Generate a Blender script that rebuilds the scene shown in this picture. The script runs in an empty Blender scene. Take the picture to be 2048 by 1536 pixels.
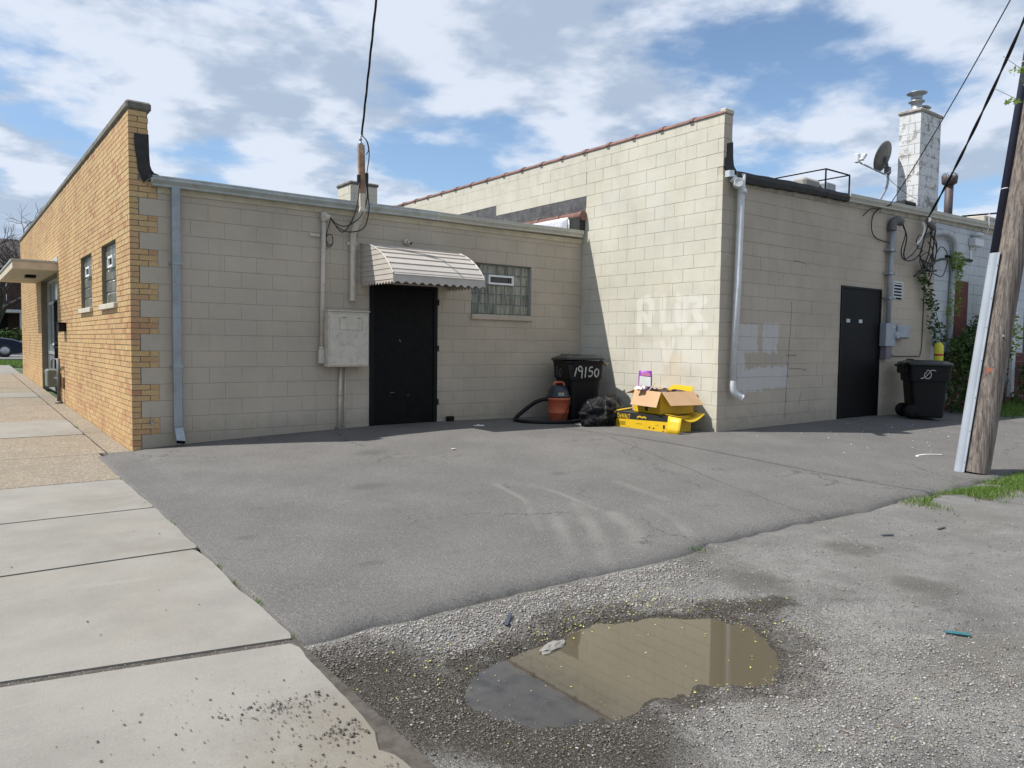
import bpy, math, random
import numpy as np
from mathutils import Vector, Matrix, noise
random.seed(7); RNG = np.random.default_rng(11)
sc = bpy.context.scene
# ------------------------------------------------------------------ camera
CAM = Vector((-1.7803, -9.9377, 1.3615)); YAW, PIT, ROL = .6457, -.0534, .0128
fw = Vector((math.sin(YAW)*math.cos(PIT), math.cos(YAW)*math.cos(PIT), math.sin(PIT)))
rt = Vector((math.cos(YAW), -math.sin(YAW), 0)); up = rt.cross(fw)
r2 = rt*math.cos(ROL)+up*math.sin(ROL); u2 = -rt*math.sin(ROL)+up*math.cos(ROL)
cd = bpy.data.cameras.new('camera'); cam = bpy.data.objects.new('camera', cd); sc.collection.objects.link(cam)
cam.matrix_world = Matrix(((r2.x, u2.x, -fw.x, CAM.x), (r2.y, u2.y, -fw.y, CAM.y), (r2.z, u2.z, -fw.z, CAM.z), (0, 0, 0, 1)))
cd.sensor_width = 36; cd.lens = 1505.7/2048*36; cd.clip_start = .05; cd.clip_end = 3000
sc.camera = cam
# ------------------------------------------------------------------ light
SUN = Vector((-2.16, 1.0, 3.5)).normalized()          # towards the sun
EL = math.asin(SUN.z); AZ = math.atan2(SUN.x, SUN.y)
sl = bpy.data.lights.new('sun', 'SUN'); sl.energy = 4.6; sl.angle = math.radians(.5); sl.color = (1, .965, .91)
so = bpy.data.objects.new('sun', sl); sc.collection.objects.link(so)
so.rotation_euler = SUN.to_track_quat('Z', 'Y').to_euler(); so.location = (-20, 10, 40)
w = bpy.data.worlds.new('World'); sc.world = w; w.use_nodes = True
nt = w.node_tree; nt.nodes.clear()
def N(tree, t, **k):
    n = tree.nodes.new(t)
    for a, b in k.items(): setattr(n, a, b)
    return n
out = N(nt, 'ShaderNodeOutputWorld'); bg = N(nt, 'ShaderNodeBackground'); bg.inputs[1].default_value = .09
nt.links.new(bg.outputs[0], out.inputs[0])
sky = N(nt, 'ShaderNodeTexSky', sky_type='NISHITA'); sky.sun_disc = False; sky.sun_elevation = EL; sky.sun_rotation = AZ
sky.air_density = 1.0; sky.dust_density = .6; sky.ozone_density = 1.6
class G:
    """small helper to chain shader nodes"""
    def __init__(s, tree): s.t = tree
    def put(s, sock, v):
        if hasattr(v, 'is_linked') or hasattr(v, 'links'): s.t.links.new(v, sock)
        else: sock.default_value = v
    def m(s, op, a, b=0.0, c=None, clamp=False):
        n = N(s.t, 'ShaderNodeMath', operation=op); n.use_clamp = clamp
        s.put(n.inputs[0], a); s.put(n.inputs[1], b)
        if c is not None: s.put(n.inputs[2], c)
        return n.outputs[0]
    def v(s, op, a, b=None, scale=None):
        n = N(s.t, 'ShaderNodeVectorMath', operation=op); s.put(n.inputs[0], a)
        if b is not None: s.put(n.inputs[1], b)
        if scale is not None: s.put(n.inputs['Scale'], scale)
        return n.outputs['Value'] if op in ('DOT_PRODUCT', 'LENGTH', 'DISTANCE') else n.outputs[0]
    def noise(s, vec, scale, detail=4, rough=.55, dist=0, col=False):
        n = N(s.t, 'ShaderNodeTexNoise'); n.inputs['Scale'].default_value = scale
        n.inputs['Detail'].default_value = detail; n.inputs['Roughness'].default_value = rough; n.inputs['Distortion'].default_value = dist
        if vec is not None: s.t.links.new(vec, n.inputs['Vector'])
        return n.outputs[1 if col else 0]
    def sm(s, x, a, b, lo=0., hi=1.):
        n = N(s.t, 'ShaderNodeMapRange', interpolation_type='SMOOTHSTEP'); s.put(n.inputs[0], x)
        for i, q in enumerate((a, b, lo, hi)): s.put(n.inputs[1+i], q)
        return n.outputs[0]
    def mix(s, f, a, b, mode='MIX'):
        n = N(s.t, 'ShaderNodeMix', data_type='RGBA', blend_type=mode)
        s.put(n.inputs[0], f)
        for i, q in ((6, a), (7, b)):
            if isinstance(q, tuple) and len(q) == 3: q = (*q, 1)
            s.put(n.inputs[i], q)
        return n.outputs[2]
    def comb(s, x, y, z):
        n = N(s.t, 'ShaderNodeCombineXYZ')
        for i, q in enumerate((x, y, z)): s.put(n.inputs[i], q)
        return n.outputs[0]
    def sep(s, v):
        n = N(s.t, 'ShaderNodeSeparateXYZ'); s.t.links.new(v, n.inputs[0]); return n.outputs
g = G(nt)
tc = N(nt, 'ShaderNodeTexCoord').outputs['Generated']
dx, dy, dz = g.sep(tc)
den = g.m('ADD', g.m('MAXIMUM', dz, 0.0), .16)
P = g.comb(g.m('DIVIDE', dx, den), g.m('DIVIDE', dy, den), g.m('MULTIPLY', dz, .8))
P = g.v('ADD', P, (4.4, 2.6, .4))
n1 = g.noise(P, 1.6, 9, .55, .05)
n0 = g.noise(P, .45, 2, .5)
dens = g.m('ADD', g.m('MULTIPLY', n1, .8), g.m('MULTIPLY', n0, .42))
Ps = g.v('ADD', P, (-.13, .06, .0))
n2 = g.noise(Ps, 1.6, 6, .55, .05)
sh = g.m('SUBTRACT', n1, n2)                                    # lit towards the sun
mask = g.sm(dens, .485, .585)
shade = g.sm(g.m('ADD', g.m('MULTIPLY', dens, -1.6), g.m('MULTIPLY', sh, 3.2)), -1.16, -.80)
ccol = g.mix(shade, (3.8, 4.6, 5.8), (6.5, 7.05, 8.0))
skyb = g.mix(1.0, sky.outputs[0], (1.15, 1.22, 1.25), 'MULTIPLY')
hz = g.sm(dz, .0, .4, .62, .0)
skyb = g.mix(hz, skyb, (3.0, 4.9, 7.9))
col = g.mix(g.m('MULTIPLY', mask, .93), skyb, ccol)
nt.links.new(col, bg.inputs[0])
vs = sc.view_settings; vs.view_transform = 'Standard'; vs.look = 'None'; vs.exposure = .42; vs.gamma = 1; vs.use_curve_mapping = False
sc.render.engine = 'CYCLES'
sc.cycles.max_bounces = 6

# ------------------------------------------------------------------ materials
def newmat(name):
    m = bpy.data.materials.new(name); m.use_nodes = True
    t = m.node_tree; b = t.nodes['Principled BSDF']
    return m, t, b, G(t)
def geo(t): return N(t, 'ShaderNodeNewGeometry')
def rnd(t, gg):
    """random per object + random per loose piece"""
    oi = N(t, 'ShaderNodeObjectInfo').outputs['Random']; ge = geo(t).outputs['Random Per Island']
    return gg.m('FRACT', gg.m('ADD', oi, ge))
def bump(t, b, h, strength=.3, dist=.01):
    n = N(t, 'ShaderNodeBump'); n.inputs['Strength'].default_value = strength; n.inputs['Distance'].default_value = dist
    t.links.new(h, n.inputs['Height']); t.links.new(n.outputs[0], b.inputs['Normal'])
MC = {}
def plain(name, col, rough=.6, metal=0., var=.12, nscale=6., bs=.0, bscale=60., dirt=None, spec=None):
    if name in MC: return MC[name]
    m, t, b, gg = newmat(name); p = geo(t).outputs['Position']
    n = gg.noise(p, nscale, 5, .6); f = gg.sm(n, .3, .7, 1-var, 1+var*.6)
    c = gg.v('SCALE', col, scale=f)
    if dirt:
        d = gg.sm(gg.noise(p, dirt[1], 6, .65), .5, .72, 0, dirt[2]); c = gg.mix(d, c, dirt[0])
    t.links.new(c, b.inputs['Base Color']); b.inputs['Roughness'].default_value = rough; b.inputs['Metallic'].default_value = metal
    if spec is not None: b.inputs['Specular IOR Level'].default_value = spec
    if bs: bump(t, b, gg.noise(p, bscale, 4, .6), bs, .004)
    MC[name] = m; return m

def rectmask(gg, a, b, u0, u1, v0, v1, soft=.02, jit=None):
    """soft rectangle in two coordinates, edges made ragged by a noise socket"""
    du = gg.m('SUBTRACT', gg.m('ABSOLUTE', gg.m('SUBTRACT', a, (u0+u1)/2)), (u1-u0)/2)
    dv = gg.m('SUBTRACT', gg.m('ABSOLUTE', gg.m('SUBTRACT', b, (v0+v1)/2)), (v1-v0)/2)
    d = gg.m('MAXIMUM', du, dv)
    if jit is not None: d = gg.m('ADD', d, jit)
    return gg.sm(d, -soft, soft, 1, 0)
BEIGE = (.545, .522, .44); SHADED = (.455, .395, .318)  # same wall paint twice: sunlit tone, then one with shade painted in
def cmu(name, base, kind='A'):
    m, t, b, gg = newmat(name); p = geo(t).outputs['Position']; x, y, z = gg.sep(p)
    r = rnd(t, gg)
    n = gg.noise(p, 1.1, 6, .6)
    f = gg.m('MULTIPLY', gg.sm(n, .3, .7, .9, 1.06), gg.m('ADD', .985, gg.m('MULTIPLY', r, .025)))
    face_tone = base
    if kind in 'BC':                                     # one paint; rear face has shade put into its colour, changing at the arris
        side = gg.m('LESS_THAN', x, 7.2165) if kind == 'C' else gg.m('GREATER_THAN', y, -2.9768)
        face_tone = gg.mix(side, SHADED, BEIGE)
    c = gg.v('SCALE', face_tone, scale=f)
    warm = gg.sm(gg.noise(p, 2.3, 3, .5), .52, .7, 0, .25)
    c = gg.mix(warm, c, gg.mix(1., c, (1.0, .93, .80), 'MULTIPLY'))
    cool = gg.sm(gg.noise(gg.v('ADD', p, (9., 3., 5.)), 1.7, 3, .5), .55, .7, 0, .5)
    c = gg.mix(cool, c, gg.mix(1., c, (.97, 1.0, 1.06), 'MULTIPLY'))
    jit = gg.m('MULTIPLY', gg.m('SUBTRACT', gg.noise(p, 7, 4, .6), .5), .16)
    if kind == 'C':
        jit = gg.m('MULTIPLY', gg.m('SUBTRACT', gg.noise(p, 9, 5, .7), .5), .26)
        pc = (.53, .505, .48)
        M = rectmask(gg, x, z, 7.69, 8.16, 1.26, 1.70, .015, jit)
        for q in ((8.28, 8.68, 1.27, 1.73), (7.66, 8.3, .68, 1.02), (8.1, 8.98, .72, 1.06), (7.62, 7.85, .98, 1.3)):
            M = gg.m('MAXIMUM', M, rectmask(gg, x, z, *q, .015, jit))
        c = gg.mix(gg.m('MULTIPLY', M, .92), c, pc)
        W = rectmask(gg, x, z, 9.25, 9.98, 1.38, 2.78, .03, jit)                      # filled opening, sallow plaster outline
        W2 = rectmask(gg, x, z, 9.33, 9.90, 1.46, 2.70, .03, jit)
        c = gg.mix(gg.m('MULTIPLY', gg.m('SUBTRACT', W, W2, clamp=True), .4), c, (.40, .35, .26))
        W = rectmask(gg, x, z, 7.95, 8.95, 1.75, 2.95, .03, jit); W2 = rectmask(gg, x, z, 8.02, 8.88, 1.75, 2.88, .03, jit)
        c = gg.mix(gg.m('MULTIPLY', gg.m('SUBTRACT', W, W2, clamp=True), .3), c, (.40, .35, .26))
    if kind == 'B':
        segs = []
        def S(*pts):
            segs.extend(zip(pts[:-1], pts[1:]))
        # rolled over lettering, y runs towards the corner (negative)
        S((-1.42, 1.60), (-1.40, 2.06), (-1.58, 2.12), (-1.68, 1.98), (-1.62, 1.70))
        S((-1.50, 1.85), (-1.62, 1.72))
        S((-1.90, 2.10), (-1.90, 1.66), (-2.08, 1.66))
        S((-2.20, 1.98), (-2.22, 1.70), (-2.34, 1.68), (-2.36, 2.06), (-2.22, 2.10))
        S((-2.46, 2.08), (-2.70, 2.04), (-2.52, 1.88), (-2.72, 1.66), (-2.48, 1.62))
        S((-1.9, 1.40), (-2.0, 1.12), (-2.12, 1.44))
        d = None
        for (ay, az), (by, bz) in segs:
            ba = Vector((0, by-ay, bz-az)); pa = gg.v('SUBTRACT', p, (7.213, ay, az)); pa = gg.v('MULTIPLY', pa, (0., 1., 1.))
            h = gg.m('MULTIPLY', gg.v('DOT_PRODUCT', pa, tuple(ba)), 1/ba.length_squared, clamp=True)
            di = gg.v('DISTANCE', pa, gg.v('SCALE', tuple(ba), scale=h))
            d = di if d is None else gg.m('MINIMUM', d, di)
        M = gg.m('MULTIPLY', gg.sm(gg.m('ADD', d, gg.m('MULTIPLY', jit, .5)), .03, .085, 1, 0), .7)
        for q, k in (((-1.95, -1.42, .92, 1.42), .4), ((-2.75, -2.2, 1.05, 1.5), .4), ((-2.6, -2.3, 1.5, 1.66), .45)):
            M = gg.m('MAXIMUM', M, gg.m('MULTIPLY', rectmask(gg, y, z, *q, .06, jit), k))
        c = gg.mix(gg.m('MULTIPLY', M, .8), c, (.68, .66, .60))
        # weather run under the coping and rust run
        top = gg.m('MULTIPLY', gg.sm(z, 3.9, 4.7), gg.sm(gg.noise(gg.v('MULTIPLY', p, (1., 2.6, .8)), 2.4, 5, .6), .5, .75, 0, .5))
        c = gg.mix(top, c, (.40, .37, .29))
        rr = rectmask(gg, y, z, -2.32, -2.05, .55, 1.25, .06, jit)
        c = gg.mix(gg.m('MULTIPLY', rr, .35), c, (.62, .49, .34))
    if kind == 'W':
        pl = gg.sm(gg.noise(p, 5.5, 7, .7), .53, .59, 0, .85); c = gg.mix(pl, c, (.30, .29, .27))
        dk = gg.sm(gg.noise(gg.v('ADD', p, (4., 7., 1.)), 3.1, 7, .7), .57, .64, 0, .8); c = gg.mix(dk, c, (.2, .19, .17))
    # grime splashed up from the paving
    gr = gg.m('MULTIPLY', gg.sm(gg.m('ADD', z, gg.m('MULTIPLY', jit, 3.0)), .10, .46, 1, 0), .6)
    c = gg.mix(gr, c, (.30, .27, .21))
    stn = gg.sm(gg.noise(gg.v('MULTIPLY', p, (5., 5., .45)), 1.6, 6, .65), .56, .72, 0, .3); c = gg.mix(stn, c, gg.mix(1., c, (.72, .72, .72), 'MULTIPLY'))
    sp = gg.sm(gg.noise(p, 38, 3, .5), .69, .74, 0, .45); c = gg.mix(sp, c, (.33, .3, .25))
    t.links.new(c, b.inputs['Base Color']); b.inputs['Roughness'].default_value = .82; b.inputs['Specular IOR Level'].default_value = .25
    h = gg.m('ADD', gg.m('MULTIPLY', gg.noise(p, 95, 5, .7), .8), gg.m('MULTIPLY', gg.noise(p, 9, 3, .5), 1.2))
    bump(t, b, h, .55, .006)
    return m
M_A = cmu('paint_block_rear_shaded', (.455, .395, .318)); M_B = cmu('paint_block_lit', BEIGE, 'B'); M_C = cmu('paint_block_right_shaded', (.455, .395, .318), 'C')  # rear and right walls: shade darkened and browned into the base colour
M_W = cmu('white_peeling_paint', (.60, .61, .62), 'W')
M_N = cmu('neighbour_white_paint', (.50, .53, .56), 'A')
M_MORT = plain('painted_mortar', (.44, .395, .32), .9, nscale=3, bs=.3)
M_MORTN = plain('neighbour_mortar', (.36, .38, .40), .9)
M_BARE = plain('bare_grey_block', (.085, .087, .092), .9, var=.35, nscale=7, bs=.5, dirt=((.2, .19, .18), 9, .6))
M_BM = plain('brick_mortar', (.19, .165, .13), .95, bs=.4)
def brickmat():
    m, t, b, gg = newmat('glazed_face_brick'); p = geo(t).outputs['Position']
    r = rnd(t, gg); cr = N(t, 'ShaderNodeValToRGB'); t.links.new(r, cr.inputs[0]); e = cr.color_ramp; e.interpolation = 'LINEAR'
    st = [(0, (.60, .38, .17)), (.22, (.66, .45, .21)), (.4, (.61, .36, .17)), (.55, (.68, .49, .25)), (.7, (.56, .30, .145)), (.84, (.60, .36, .18)), (.93, (.47, .20, .105)), (1, (.55, .27, .15))]
    e.elements[0].color = (*st[0][1], 1); e.elements[1].position = 1; e.elements[1].color = (*st[-1][1], 1)
    for q, c in st[1:-1]: k = e.elements.new(q); k.color = (*c, 1)
    cr_ = gg.mix(.30, cr.outputs[0], (.60, .40, .20)); f = gg.sm(gg.noise(p, 30, 4, .6), .3, .7, .74, .94)
    c = gg.v('SCALE', gg.mix(1., cr_, (.90, .90, .86), 'MULTIPLY'), scale=f)
    big = gg.sm(gg.noise(p, .9, 3, .5), .4, .7, 0, .35); c = gg.mix(big, c, (.64, .43, .20))
    dk = gg.sm(gg.noise(p, 60, 2, .5), .66, .72, 0, .5); c = gg.mix(dk, c, (.25, .14, .08))
    t.links.new(c, b.inputs['Base Color']); b.inputs['Roughness'].default_value = .62
    bump(t, b, gg.noise(p, 70, 4, .6), .35, .004)
    return m
M_BRICK = brickmat()
M_GALV = plain('galvanised_steel', (.33, .36, .38), .42, .55, .15, 4, dirt=((.22, .2, .17), 12, .4))
M_GUT = plain('weathered_gutter', (.42, .45, .44), .5, .3, .18, 3, dirt=((.25, .24, .2), 5, .5))
M_GUTP = plain('cream_gutter_paint', (.50, .49, .43), .55, 0, .12, 3, dirt=((.3, .28, .22), 6, .5))
M_TAR = plain('black_roof_tar', (.022, .021, .021), .7, 0, .4, 9, bs=.5, bscale=25)
M_ROOF = plain('roof_membrane', (.07, .07, .07), .85, 0, .3, 3)
M_TERRA = plain('terracotta_glaze', (.19, .085, .062), .45, 0, .3, 5, dirt=((.25, .2, .17), 14, .6))
M_STONE = plain('weathered_cast_stone', (.17, .155, .135), .9, 0, .3, 9, bs=.5)
M_BEIP = plain('beige_pipe_paint', (.55, .50, .42), .55, 0, .1, 8, dirt=((.3, .25, .19), 14, .5))
M_BEIT = plain('trim_under_eave', (.50, .44, .32), .7, 0, .15, 4, dirt=((.3, .25, .18), 9, .5))
M_PVC = plain('white_pvc', (.60, .62, .63), .4, 0, .08, 7, dirt=((.4, .38, .34), 9, .4))
M_WHT = plain('white_vinyl', (.74, .75, .76), .4, 0, .05)
M_BLK = plain('black_steel_paint', (.0035, .0035, .004), .55, 0, .5, 6, dirt=((.012, .011, .010), 14, .6), spec=.15)
M_BLKF = plain('black_door_frame', (.005, .005, .0055), .55, 0, .3, 6, spec=.2)
M_WIRE = plain('black_cable_sheath', (.012, .012, .014), .55, 0, .2)
M_CONC = None
M_AWN = plain('awning_aluminium', (.45, .41, .365), .42, 0, .06, 5, dirt=((.5, .46, .4), 7, .3))
M_GREY = plain('grey_meter_enamel', (.30, .33, .36), .45, .2, .1)
M_GLASSB = None
def glassblock():
    m, t, b, gg = newmat('glass_block'); p = geo(t).outputs['Position']; r = rnd(t, gg)
    q = gg.v('MULTIPLY', p, (24., 24., 3.))
    n = gg.noise(q, 1.0, 3, .5, .6)
    n2 = gg.noise(p, 70, 3, .6)
    c = gg.mix(gg.sm(n, .32, .66), (.095, .10, .085), (.30, .295, .24))
    c = gg.mix(gg.sm(n2, .45, .7, 0, .55), c, (.10, .11, .10))
    c = gg.v('SCALE', c, scale=gg.m('ADD', .72, gg.m('MULTIPLY', r, .4)))
    t.links.new(c, b.inputs['Base Color']); b.inputs['Roughness'].default_value = .12; b.inputs['IOR'].default_value = 1.5
    bump(t, b, gg.m('ADD', n, gg.m('MULTIPLY', n2, .4)), .5, .01)
    return m
M_GLASSB = glassblock()
M_GBM = plain('glass_block_joint', (.20, .255, .25), .7)
M_GLASS = plain('dark_glass', (.03, .035, .045), .06, 0, .2, 2)
def asphalt():
    m, t, b, gg = newmat('worn_asphalt'); p = geo(t).outputs['Position']; x, y, z = gg.sep(p)
    fine = gg.noise(p, 75, 5, .85); mid = gg.noise(p, 1.3, 6, .6); big = gg.noise(p, .35, 3, .5)
    c = gg.v('SCALE', (.127, .121, .114), scale=gg.m('MULTIPLY', gg.sm(mid, .3, .7, .88, 1.08), gg.sm(big, .35, .65, .95, 1.05)))
    c = gg.v('SCALE', c, scale=gg.sm(gg.noise(p, 140, 2, .7), .3, .7, .55, 1.45)); c = gg.mix(gg.sm(fine, .53, .72, 0, .8), c, (.34, .33, .32))
    c = gg.mix(gg.sm(fine, .47, .30, 0, .85), c, (.05, .048, .047))
    vo = N(t, 'ShaderNodeTexVoronoi'); vo.inputs['Scale'].default_value = 58; t.links.new(p, vo.inputs['Vector'])
    gl = gg.m('MULTIPLY', gg.sm(vo.outputs['Distance'], .12, .2, 1, 0), gg.sm(gg.noise(p, 33, 2, .5), .5, .58)); c = gg.mix(gg.m('MULTIPLY', gl, .6), c, (.5, .49, .47))
    # dusty scuffs left by turning tyres
    wob = gg.m('MULTIPLY', gg.m('SUBTRACT', gg.noise(p, 1.4, 3, .5), .5), .14)
    A = None
    for pts, wd in (([(2.844, -4.12), (2.88, -4.536), (2.773, -5.134)], .03), ([(2.727, -4.921), (2.293, -5.645), (1.777, -6.317)], .055), ([(2.36, -5.044), (2.026, -5.562), (1.735, -5.981)], .05), ([(2.79, -5.333), (2.602, -5.753), (2.266, -6.178)], .07), ([(3.298, -5.3), (3.098, -5.767), (2.736, -6.323)], .04), ([(2.55, -3.95), (2.435, -4.562), (1.93, -5.401)], .03), ([(3.7, -4.5), (3.6, -5.2)], .05)):
        for a_, b_ in zip(pts[:-1], pts[1:]):
            ba = Vector((b_[0]-a_[0], b_[1]-a_[1], 0)); pa = gg.v('SUBTRACT', gg.comb(x, y, 0.), (a_[0], a_[1], 0.)); h = gg.m('MULTIPLY', gg.v('DOT_PRODUCT', pa, tuple(ba)), 1/ba.length_squared, clamp=True)
            q = gg.sm(gg.v('DISTANCE', pa, gg.v('SCALE', tuple(ba), scale=h)), wd*.2, wd*1.9, 1, 0); A = q if A is None else gg.m('MAXIMUM', A, q)
    c = gg.mix(gg.m('MULTIPLY', gg.m('MULTIPLY', A, gg.sm(gg.noise(p, 1.9, 4, .6), .35, .65, .25, 1.)), .34), c, (.25, .24, .215))
    # oil spots
    Dk = None
    for (sx, sy, s) in ((.46, -5.446, .12), (1.45, -3.4, .2), (2.2, -1.9, .25), (-.05, -4.4, .1), (3.4, -3.9, .12)):
        q = gg.sm(gg.m('ADD', gg.v('DISTANCE', gg.v('MULTIPLY', gg.comb(x, y, 0.), (1., 1.6, 1.)), (sx, sy*1.6, 0.)), gg.m('MULTIPLY', wob, 1.5)), s*.3, s*1.3, 1, 0)
        Dk = q if Dk is None else gg.m('MAXIMUM', Dk, q)
    c = gg.mix(gg.m('MULTIPLY', Dk, .5), c, (.07, .068, .066))
    # sealed seam across the lot
    ax, ay, bx, by = 5.5, -2.0, 4.3, -6.4
    d = gg.m('ADD', gg.m('MULTIPLY', gg.m('SUBTRACT', x, ax), (by-ay)/4.56), gg.m('MULTIPLY', gg.m('SUBTRACT', y, ay), -(bx-ax)/4.56))
    d = gg.m('ADD', d, gg.m('MULTIPLY', gg.m('SUBTRACT', gg.noise(p, 2.5, 4, .6), .5), .1))
    c = gg.mix(gg.sm(gg.m('ABSOLUTE', d), .006, .016, .55, 0), c, (.05, .05, .05))
    vc = N(t, 'ShaderNodeTexVoronoi', feature='DISTANCE_TO_EDGE'); vc.inputs['Scale'].default_value = .62; t.links.new(gg.v('ADD', p, gg.v('SCALE', gg.noise(p, 1.8, 6, .7, col=True), scale=.7)), vc.inputs['Vector'])
    ck = gg.m('MULTIPLY', gg.sm(vc.outputs['Distance'], .0025, .007, 1, 0), gg.sm(gg.m('ADD', gg.noise(p, .55, 4, .6), gg.m('MULTIPLY', gg.sm(y, -6.0, -4.6, 1, 0), .10)), .55, .60, 0, .75)); c = gg.mix(ck, c, (.045, .042, .04))
    ed = gg.sm(gg.m('ADD', y, gg.m('MULTIPLY', wob, 2.)), -6.35, -6.0, .35, 0); c = gg.mix(ed, c, (.09, .088, .085))
    t.links.new(c, b.inputs['Base Color']); b.inputs['Roughness'].default_value = .85; b.inputs['Specular IOR Level'].default_value = .3
    bump(t, b, gg.m('ADD', fine, gg.m('MULTIPLY', gg.noise(p, 420, 2, .6), .5)), .7, .006)
    return m
def concrete(name, base, agg=0., dirt=.0):
    m, t, b, gg = newmat(name); p = geo(t).outputs['Position']; x, y, z = gg.sep(p); r = rnd(t, gg)
    mid = gg.noise(p, 2.2, 7, .62); fine = gg.noise(p, 110, 4, .8)
    c = gg.v('SCALE', base, scale=gg.m('MULTIPLY', gg.sm(mid, .3, .7, .88, 1.06), gg.m('ADD', .95, gg.m('MULTIPLY', r, .08))))
    c = gg.mix(gg.sm(gg.noise(gg.v('ADD', p, (3., 8., 1.)), 1.1, 5, .6), .45, .7, 0, .4), c, tuple(q*k for q, k in zip(base, (.98, .94, .82))))
    if agg:
        vo = N(t, 'ShaderNodeTexVoronoi'); vo.inputs['Scale'].default_value = 75; t.links.new(p, vo.inputs['Vector'])
        hs = gg.sep(vo.outputs['Color'])[0]
        c = gg.mix(gg.m('MULTIPLY', gg.sm(hs, .3, .9), agg), c, (.17, .13, .085)); c = gg.mix(gg.sm(hs, .22, .05, 0, agg), c, (.42, .36, .27))
    c = gg.mix(gg.sm(fine, .55, .72, 0, .45), c, (.1, .1, .09)); c = gg.mix(gg.sm(fine, .45, .3, 0, .35), c, (.4, .39, .36))
    c = gg.mix(gg.sm(gg.noise(gg.v('ADD', p, (7., 1., 4.)), .8, 7, .68), .52, .66, 0, .45), c, tuple(q*k for q, k in zip(base, (.74, .72, .66))))
    lt = gg.sm(gg.noise(gg.v('MULTIPLY', p, (.6, 2.5, 1.)), 1.3, 6, .6), .6, .72, 0, .35); c = gg.mix(lt, c, tuple(q*1.25 for q in base))
    if dirt:
        d = gg.m('MULTIPLY', gg.sm(gg.m('ADD', gg.v('DISTANCE', gg.comb(x, y, 0.), (-.45, -7.55, 0.)), gg.m('MULTIPLY', gg.m('SUBTRACT', gg.noise(p, 3., 6, .7), .5), 1.1)), .15, .75, 1, 0), dirt)
        c = gg.mix(d, c, (.17, .15, .12))
    t.links.new(c, b.inputs['Base Color']); b.inputs['Roughness'].default_value = .88; b.inputs['Specular IOR Level'].default_value = .25
    bump(t, b, gg.m('ADD', fine, gg.m('MULTIPLY', gg.noise(p, 14, 5, .6), 2.)), .4, .004)
    return m
def gravelground():
    m, t, b, gg = newmat('gravel_and_mud'); p = geo(t).outputs['Position']; x, y, z = gg.sep(p)
    vo = N(t, 'ShaderNodeTexVoronoi'); vo.inputs['Scale'].default_value = 120; t.links.new(p, vo.inputs['Vector'])
    hs = gg.sep(vo.outputs['Color'])[0]
    c = gg.mix(gg.sm(hs, .1, .95), (.115, .108, .097), (.30, .292, .27))
    vo2 = N(t, 'ShaderNodeTexVoronoi'); vo2.inputs['Scale'].default_value = 260; t.links.new(p, vo2.inputs['Vector'])
    c = gg.mix(.45, c, gg.mix(gg.sep(vo2.outputs['Color'])[1], (.12, .115, .11), (.36, .35, .33)))
    mid = gg.noise(p, 1.5, 7, .65)
    c = gg.v('SCALE', c, scale=gg.m('MULTIPLY', gg.sm(mid, .3, .7, .68, 1.16), gg.sm(gg.noise(p, 5.5, 6, .7), .3, .7, .82, 1.16)))
    mud = gg.sm(gg.noise(gg.v('ADD', p, (5., 2., 0.)), .9, 6, .65), .5, .66, 0, .7); c = gg.mix(mud, c, (.155, .142, .115))
    # fines packed in the wheel track on the right
    c = gg.mix(gg.m('MULTIPLY', gg.sm(gg.m('ADD', x, gg.m('MULTIPLY', mid, 1.2)), 2.6, 4.2), .5), c, (.22, .212, .2))
    for (sx, sy, s) in ((3.1, -7.75, .2), (2.3, -7.1, .22), (3.6, -7.0, .25), (3.9, -8.6, .35), (2.2, -8.9, .2)):
        q = gg.sm(gg.m('ADD', gg.v('DISTANCE', gg.comb(x, y, 0.), (sx, sy, 0.)), gg.m('MULTIPLY', gg.m('SUBTRACT', mid, .5), .5)), s*.4, s*1.3, .6, 0)
        c = gg.mix(q, c, (.10, .092, .078))
    # wet margin: follows how far the ground stands above the water table
    wn = gg.m('MULTIPLY', gg.m('SUBTRACT', gg.noise(p, 4, 6, .7), .5), .05)
    wet = gg.sm(gg.m('ADD', z, wn), -.172, -.150, 1, 0)
    for (a_, b_, r0) in (((-.3, -6.95), (.1, -7.95), .36), ((.1, -6.98), (1.3, -6.98), .07), ((1.75, -7.2), (2.1, -7.4), .10)):
        ba = Vector((b_[0]-a_[0], b_[1]-a_[1], 0)); pa = gg.v('SUBTRACT', gg.comb(x, y, 0.), (a_[0], a_[1], 0.)); h = gg.m('MULTIPLY', gg.v('DOT_PRODUCT', pa, tuple(ba)), 1/ba.length_squared, clamp=True)
        dd = gg.m('ADD', gg.v('DISTANCE', pa, gg.v('SCALE', tuple(ba), scale=h)), gg.m('MULTIPLY', wn, 9.)); wet = gg.m('MAXIMUM', wet, gg.sm(dd, r0*.5, r0*1.5, 1, 0))
    c = gg.mix(wet, c, gg.mix(gg.sm(hs, .5, 1.), (.045, .038, .03), (.11, .098, .08)))
    t.links.new(c, b.inputs['Base Color']); t.links.new(gg.sm(wet, 0, 1, .9, .45), b.inputs['Roughness']); b.inputs['Specular IOR Level'].default_value = .3
    bump(t, b, gg.m('ADD', gg.m('MULTIPLY', vo.outputs['Distance'], -1.), gg.m('MULTIPLY', vo2.outputs['Distance'], -.5)), .9, .012)
    return m
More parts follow.
